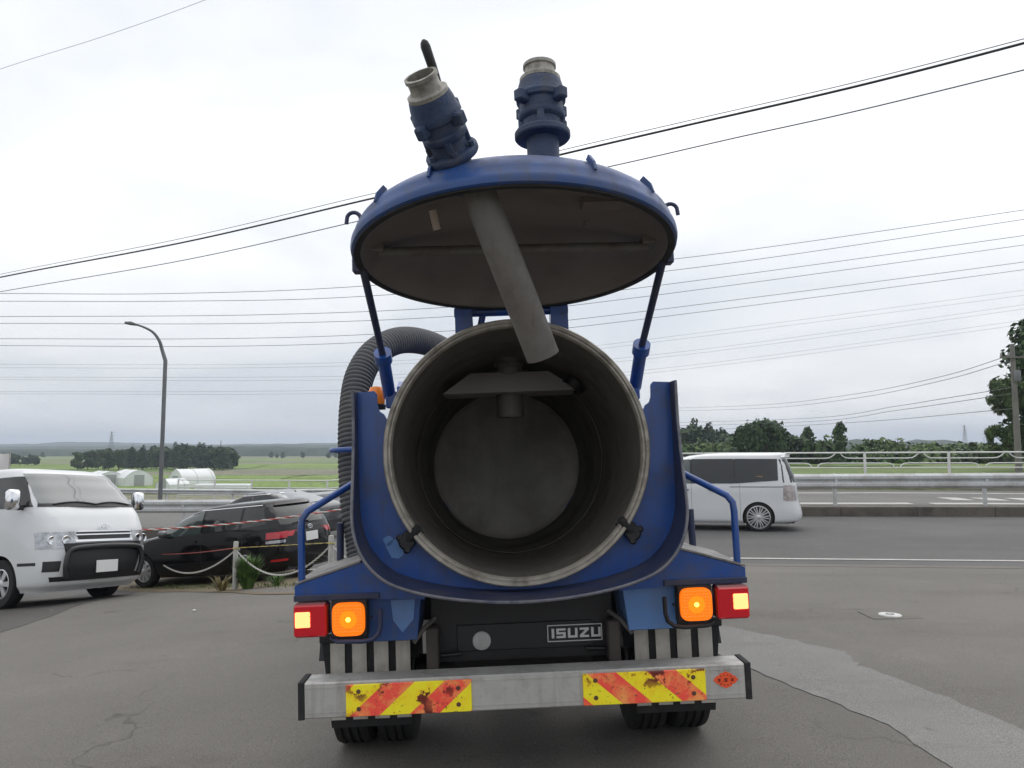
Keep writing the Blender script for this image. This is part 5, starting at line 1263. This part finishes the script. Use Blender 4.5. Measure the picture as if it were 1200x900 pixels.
def tree_proto(key, seed, h, w_, style, leaf, n, size):
    r = random.Random(seed); blobs = []
    if style == 'conifer':
        k = 8
        for i in range(k):
            z = lerp(0.18, 0.97, i / (k - 1)) * h; rad = w_ * 0.5 * (1 - (i / (k - 0.4)) ** 1.25) + 0.05 * w_
            for _ in range(2): blobs.append((r.uniform(-.12, .12) * w_, r.uniform(-.12, .12) * w_, z, rad, rad, h * 0.10))
    elif style == 'bush':
        for i in range(9): blobs.append((r.uniform(-.36, .36) * w_, r.uniform(-.36, .36) * w_, r.uniform(.25, .72) * h, w_ * r.uniform(.16, .27), w_ * r.uniform(.16, .27), h * r.uniform(.16, .28)))
    elif style == 'layer':
        for i in range(11):
            a = r.uniform(0, 6.28); q = r.uniform(.08, .36); z = lerp(0.28, 0.93, i / 10)
            blobs.append((math.cos(a) * q * w_ * (1.15 - z), math.sin(a) * q * w_ * (1.15 - z), z * h, w_ * r.uniform(.15, .24) * (1.2 - .5 * z), w_ * r.uniform(.15, .24) * (1.2 - .5 * z), h * r.uniform(.05, .085)))
    elif style == 'plume':
        for i in range(46):
            a = r.uniform(0, 6.28); z = r.uniform(.12, .92); q = r.uniform(.03, .44) * (1.25 - .6 * z)
            blobs.append((math.cos(a) * q * w_, math.sin(a) * q * w_, z * h, w_ * r.uniform(.05, .11), w_ * r.uniform(.05, .11), h * r.uniform(.04, .09)))
    else:
        for i in range(19):
            a = r.uniform(0, 6.28); z = lerp(.18, .86, i / 18); q = r.uniform(.05, .36) * (1.1 - .55 * z)
            blobs.append((math.cos(a) * q * w_, math.sin(a) * q * w_, z * h, w_ * r.uniform(.14, .25), w_ * r.uniform(.14, .25), h * r.uniform(.09, .17)))
    vs, fs = leaf_cloud(seed, blobs, n, size, 0.8 if style == 'plume' else 0.0)
    cm = bpy.data.meshes.new('crown'); cm.from_pydata(vs, [], fs); cm.materials.append(leaf)
    tb = MB(); tr = 0.022 * h
    tb.tube([(0, 0, -0.3), (0.01 * h, 0, h * 0.3), (-0.01 * h, 0.01 * h, h * 0.62), (0, 0, h * 0.88)], [tr, tr * .75, tr * .45, tr * .12], 8)
    for b in blobs[:9]:
        z0 = max(0.15 * h, b[2] - 0.2 * h); tb.tube([(0, 0, z0), ((b[0]) * .5, b[1] * .5, (z0 + b[2]) / 2), (b[0], b[1], b[2])], [tr * .35, tr * .22, tr * .08], 5)
    tm = tb.mesh('trunk', 60); tm.materials.append(BARK)
    TREES[key] = (cm, tm, sorted(v[2] for v in vs)[int(len(vs) * 0.997)])
def plant(key, name, x, y, scale, rz, label, group=None, z=None, sx=1.0):
    cm, tm, _ = TREES[key]; o = empty(name, (x, y, (T(x, y) if z is None else z)), (0, 0, rz)); o.scale = (scale * sx, scale * sx, scale)
    link('crown', cm, o); link('trunk', tm, o); tag(o, label, 'tree', group); return o
tree_proto('con1', 21, 9, 5.0, 'conifer', LEAF_CONIFER, 3000, 0.34)
tree_proto('con2', 22, 9, 5.6, 'conifer', LEAF_CONIFER, 3000, 0.36)
tree_proto('bro1', 23, 8, 7.5, 'broad', LEAF_DARK, 4500, 0.36)
tree_proto('bro2', 24, 8, 7.0, 'broad', LEAF_MID, 4500, 0.36)
tree_proto('bro3', 25, 8, 6.5, 'broad', LEAF_DARK, 9000, 0.24)
tree_proto('lay1', 26, 7, 6.0, 'layer', LEAF_DARK, 6500, 0.22)
tree_proto('bush1', 27, 3, 4.6, 'bush', LEAF_MID, 4200, 0.17)
tree_proto('bush2', 28, 3, 4.6, 'bush', LEAF_PALE, 4200, 0.17)
tree_proto('plume', 29, 9, 6.5, 'plume', LEAF_BAMBOO, 26000, 0.17)
tree_proto('big', 30, 10, 7, 'broad', LEAF_DARK, 14000, 0.2)
# grove left, beyond the greenhouses
tr_ = random.Random(3)
def topped(u, vtop, y, key, h0, name, label, group=None, zbase=None, sx=1.0):
    p = px(u, vtop, y); zb = T(p.x, p.y) if zbase is None else zbase
    return plant(key, name, p.x, p.y, (p.z - zb) / TREES[key][2], tr_.uniform(0, 6.28), label, group, zb, sx)
G1 = 'trees of the grove beyond the greenhouses'
for u, v, k in [(92, 530, 'bro2'), (104, 528, 'bro1'), (116, 527, 'bro2'), (128, 526, 'bro1'), (140, 527, 'bro2'), (151, 525, 'bro1'), (163, 527, 'bro1'), (178, 527, 'bro2'), (196, 524, 'bro1'), (212, 522, 'bro2'), (224, 521, 'bro1'), (242, 525, 'bro2'), (252, 523, 'bro1'), (268, 524, 'bro2'), (273, 527, 'bro1'), (184, 523, 'bro1'), (258, 524, 'bro1')]:
    topped(u, v, 262 + tr_.uniform(-16, 16), k, 7.9, 'broadleaf_tree', 'broad dark green tree in the grove beyond the greenhouses', G1)
for u, v, k in [(168, 522, 'con1'), (206, 519, 'con2'), (216, 520, 'con1'), (234, 519, 'con1'), (240, 520.5, 'con2'), (156, 525, 'con2'), (262, 525, 'con2')]:
    topped(u, v, 252 + tr_.uniform(-10, 10), k, 8.9, 'conifer_tree', 'pointed dark conifer rising from the grove beyond the greenhouses', 'conifers of the grove')
for u in range(-20, 52, 8): topped(u + tr_.uniform(-2, 2), 533 + tr_.uniform(-2, 2), 330, 'bro1', 7.9, 'broadleaf_tree', 'dark tree in the far row over the roof of the white van', 'far row of trees behind the van')
for k_ in range(34):
    u = tr_.uniform(-30, 420); 
    if 70 < u < 290: continue
    topped(u, 530.5 + tr_.uniform(-1.5, 1), 620 + tr_.uniform(-60, 60), tr_.choice(['bro1', 'bro2']), 7.9, 'broadleaf_tree', 'tiny far-off tree at the edge of the rice fields', 'far-off trees at the field edge')
# right-hand trees
for u, v, k in [(792, 497, 'con1'), (800, 500, 'bro1'), (811, 494, 'con2'), (822, 502, 'bro2'), (829, 497, 'con1'), (838, 503, 'bro1'), (846, 504, 'con2'), (853, 506, 'bro1'), (862, 511, 'bro2'), (805, 508, 'bro2'), (780, 503, 'bro1'), (768, 505, 'con1')]:
    topped(u, v, 165 + tr_.uniform(-8, 8), k, 8.4, 'woodland_tree', 'hazy green tree of the wood rising behind the minivan roof', 'wood behind the minivan')
for u, v in [(800, 521), (816, 518), (835, 519), (850, 517), (866, 519)]:
    topped(u, v, 118 + tr_.uniform(-4, 4), tr_.choice(['bush1', 'bush2']), 2.9, 'bush', 'rounded pale green bush at the foot of the wood', 'bushes before the wood', sx=0.9)
topped(884, 498, 92, 'bro3', 7.8, 'broadleaf_tree', 'large dark broad tree directly behind the minivan roof', sx=0.95)
topped(899, 492.5, 90, 'bro3', 7.8, 'broadleaf_tree', 'tallest dark tree beyond the railing, over the minivan tail', sx=0.7)
topped(916, 506, 96, 'bro1', 7.8, 'broadleaf_tree', 'thin-topped tree right of the tallest dark tree')
topped(944, 502, 92, 'lay1', 6.8, 'layered_tree', 'small open-crowned tree with flat layers beside the dark trees', sx=0.6)
topped(932, 512, 90, 'bro3', 7.8, 'broadleaf_tree', 'low dark tree filling the gap behind the minivan tail')
topped(982, 496, 84, 'lay1', 6.8, 'layered_tree', 'tall layered tree standing alone beyond the ornamental railing', sx=0.62)
topped(966, 516, 90, 'bush1', 2.9, 'bush', 'mid green bush between the two layered trees', sx=0.8)
topped(1012, 519, 120, 'bush1', 2.9, 'bush', 'mid green bush right of the lone layered tree', sx=0.8)
topped(1052, 515, 100, 'bush2', 2.9, 'bush', 'wide pale green bush rising over the ornamental railing', sx=0.8)
topped(1074, 520, 104, 'bush2', 2.9, 'bush', 'lower pale green bush beside the widest one', sx=0.8)
for u, v in [(1092, 524), (1108, 526), (1120, 525), (1136, 519), (1150, 524), (1030, 525), (1164, 521), (1178, 522), (1196, 520), (1212, 521), (1000, 526), (955, 524)]:
    topped(u, v, 96 + tr_.uniform(-8, 8), tr_.choice(['bush1', 'bush1', 'bush2']), 2.9, 'bush', 'low hedge bush along the far side of the meadow', 'hedge bushes across the meadow', sx=0.85)
topped(1214, 376, 48, 'big', 9.6, 'broadleaf_tree', 'tall dark tree behind the utility pole')
topped(1186, 444, 43, 'plume', 9.0, 'bamboo_clump', 'drooping feathery bamboo clump beside the utility pole', sx=1.0)
topped(1226, 440, 42, 'plume', 9.0, 'bamboo_clump', 'denser bamboo clump at the right of the utility pole', sx=1.0)

# ------------------------------------------------------------------ poles, pylons, wires
up_ = empty('utility_pole'); b = px(1193.5, 540, 40); tpp = px(1186, 404, 40); tag(up_, 'concrete utility pole with crossarm in front of the bamboo', 'utility pole')
zb = T(b.x, b.y); bx_ = (b.x + tpp.x) / 2
MB().tube([(bx_, 40, zb - 0.2), (bx_, 40, tpp.z)], [0.17, 0.11], 14).build('pole', UPOLE, up_, 60)
za_ = px(1186, 419, 40).z
MB().box(bx_ - 0.75, bx_ + 0.65, 39.82, 39.90, za_ - 0.04, za_ + 0.04).build('crossarm', UPOLE, up_)
for dx_ in (-0.7, -0.3, 0.55): MB().lathe([(0.03, 0), (0.06, 0.05), (0.03, 0.09), (0.055, 0.14), (0.02, 0.2)], 10, Matrix.Translation((bx_ + dx_, 39.86, za_ + 0.04)), True, True).build('insulator', mat('insulator', (0.3, 0.3, 0.29), 0.3), up_, 40)
MB().lathe([(0.14, 0), (0.16, 0.05), (0.16, 0.55), (0.12, 0.6)], 16, Matrix.Translation((bx_ + 0.02, 39.74, za_ - 1.3)), True, True).build('pole_box', POLE, up_, 40)
def pylon(u, vtop, y, hw, label):
    p = px(u, vtop, y); zb = T(p.x, p.y); h = p.z - zb; r = empty('transmission_pylon', (p.x, p.y, zb)); tag(r, label, 'pylon')
    leg = MB(); rad = 0.05 + y * 0.00006
    f = lambda t: hw * (1 - t) ** 1.3 + 0.35
    for sx in (-1, 1):
        for sy in (-1, 1): leg.tube([(sx * f(t), sy * f(t), t * h) for t in [k / 8 for k in range(9)]], rad * 1.4, 4)
    leg.build('legs', POLE, r); br = MB(); n = 10
    for k in range(n):
        a, b_ = k / n, (k + 1) / n
        for s in (-1, 1):
            br.tube([(-s * f(a), -f(a), a * h), (s * f(b_), -f(b_), b_ * h)], rad, 4); br.tube([(-f(a), -s * f(a), a * h), (-f(b_), s * f(b_), b_ * h)], rad, 4)
            br.tube([(-s * f(a), f(a), a * h), (s * f(b_), f(b_), b_ * h)], rad, 4); br.tube([(f(a), -s * f(a), a * h), (f(b_), s * f(b_), b_ * h)], rad, 4)
    br.build('bracing', POLE, r)
    for t in (0.7, 0.82, 0.94): MB().tube([(-hw * 1.1, 0, t * h), (hw * 1.1, 0, t * h)], rad * 1.3, 4).build('crossarm', POLE, r)
pylon(131, 505.5, 900, 3.2, 'far lattice pylon above the grove, left of the lamp post')
pylon(1130, 498, 900, 3.4, 'far lattice pylon on the skyline over the pale bush')
for u, v, y, lb in [(156, 519, 600, 'thin far mast rising left of the lamp post'), (259, 516, 400, 'thin mast behind the right end of the grove'), (1073, 514, 700, 'thin far mast between the low hills'), (1153, 512, 700, 'thin far mast left of the bamboo')]:
    p = px(u, v, y); zb = T(p.x, p.y); o = MB().tube([(0, 0, 0), (0, 0, (p.z - zb))], [0.28, 0.18], 6).build('mast', POLE, None, 60); o.location = (p.x, p.y, zb)
    tag(o, lb, 'mast')

def wire(points, r, m, label, group=None, seg=5, name='power_line'):
    P = [px(*q) for q in points]
    pts = catmull(P, 12)
    o = MB().tube(pts, r, seg).build(name, m, None, 60); tag(o, label, 'cable', group); return o
D = lambda a, b, u: lerp(a, b, u / 1200)
def near(u): return 1 / lerp(1 / 20.0, 1 / 9.5, u / 1200)
wire([(u, v, near(u)) for u, v in [(-160, 360), (0, 325), (215, 284), (430, 234), (560, 205), (660, 180.5), (800, 148), (1000, 102), (1200, 50.5), (1330, 14)]], 0.017, WIRE, 'thick black telephone cable sagging across the sky behind the lid', None, 6, 'telephone_cable')
wire([(u, v, near(u)) for u, v in [(-160, 357), (0, 321.5), (215, 279), (430, 228.5), (560, 200), (660, 175.5), (800, 143), (1000, 97), (1200, 45.5), (1330, 9)]], 0.006, WIRE, 'thin support wire just above the thick telephone cable')
wire([(u, v, near(u)) for u, v in [(-160, 371), (0, 342), (215, 305), (425, 258), (560, 228), (720, 194), (860, 162), (1000, 131), (1200, 82), (1330, 48)]], 0.009, WIRE, 'single thin cable running just below the thick telephone cable')
wire([(u, v, 1 / lerp(1 / 14, 1 / 9, (u + 200) / 700)) for u, v in [(-200, 150), (0, 81), (120, 43), (240, 0), (400, -65)]], 0.0035, mat('pale_wire', (0.35, 0.35, 0.36), 0.6), 'pale wire crossing the empty sky above the left cables')
WL = [([(0, 344), (200, 344), (430, 335), (787, 304), (1200, 246)], 62), ([(0, 353), (200, 353), (430, 347), (787, 317), (1200, 257)], 64), ([(0, 371), (300, 369), (540, 359), (760, 336), (1200, 276)], 66),
      ([(0, 379), (300, 379), (540, 370), (760, 347), (1200, 287)], 68), ([(0, 397), (240, 397), (430, 392), (660, 376), (1200, 307)], 70), ([(0, 405), (240, 406), (430, 401), (660, 385), (1200, 316)], 72)]
ORD = ['highest', 'second highest', 'third highest', 'third lowest', 'second lowest', 'lowest']
for kk, (pts_, y) in enumerate(WL):
    P = [(-140, pts_[0][1] + 1)] + pts_ + [(1340, pts_[-1][1] - 23)]
    wire([(u, v, y) for u, v in P], 0.024, WIRE_FAR, ORD[kk] + ' of the six dark overhead lines running past the street lamp top', 'overhead lines crossing the sky')
WL2 = [([(0, 427), (300, 427), (520, 420), (700, 405), (1200, 340)], 120), ([(0, 431), (300, 431), (520, 424), (700, 409), (1200, 346)], 120), ([(0, 442), (300, 442), (500, 437), (800, 412), (1200, 357)], 122), ([(0, 445), (300, 446), (500, 441), (800, 416), (1200, 362)], 122), ([(0, 459), (300, 458.5), (500, 453), (800, 429), (1200, 375)], 124), ([(0, 461.5), (300, 462), (500, 457), (800, 433), (1200, 380)], 124)]
for kk, (pts_, y) in enumerate(WL2):
    P = [(-140, pts_[0][1] + 1)] + pts_ + [(1340, pts_[-1][1] - 21)]
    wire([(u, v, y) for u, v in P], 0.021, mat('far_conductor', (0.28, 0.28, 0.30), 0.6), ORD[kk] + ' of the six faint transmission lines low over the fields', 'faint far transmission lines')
for pts_, lb in [([(700, 479), (795, 478), (900, 474), (1000, 462), (1100, 442), (1182, 417)], 'overhead line running to the crossarm tip of the utility pole'), ([(700, 482), (795, 481.5), (900, 478), (1000, 467), (1100, 447), (1187, 422)], 'overhead line just below the crossarm line'),
                 ([(700, 496), (795, 495), (950, 490), (1050, 476), (1100, 468), (1187, 454)], 'overhead line meeting the utility pole at mid height'), ([(700, 500), (795, 499), (950, 494), (1050, 481), (1100, 474), (1187, 461)], 'second line meeting the utility pole at mid height'), ([(700, 506), (840, 503), (1000, 495), (1187, 479)], 'lowest line meeting the utility pole')]:
    wire([(u, v, lerp(130, 39.8, smooth01((u - 700) / 487.0) ** 0.8)) for u, v in pts_], 0.018, WIRE_FAR, lb)

# ------------------------------------------------------------------ air
hm = bpy.data.materials.new('haze_air'); hm.use_nodes = True
ht = hm.node_tree; ht.nodes.clear()
ho = ht.nodes.new('ShaderNodeOutputMaterial'); hv = ht.nodes.new('ShaderNodeVolumePrincipled')
hv.inputs['Color'].default_value = (0.78, 0.87, 1.0, 1); hv.inputs['Density'].default_value = 0.00040; hv.inputs['Anisotropy'].default_value = 0.1
ht.links.new(hv.outputs[0], ho.inputs['Volume'])
hzb = MB().box(-5200, 5200, -300, 5200, -7.5, 75).build('haze', hm); tag(hzb, kind='stuff')
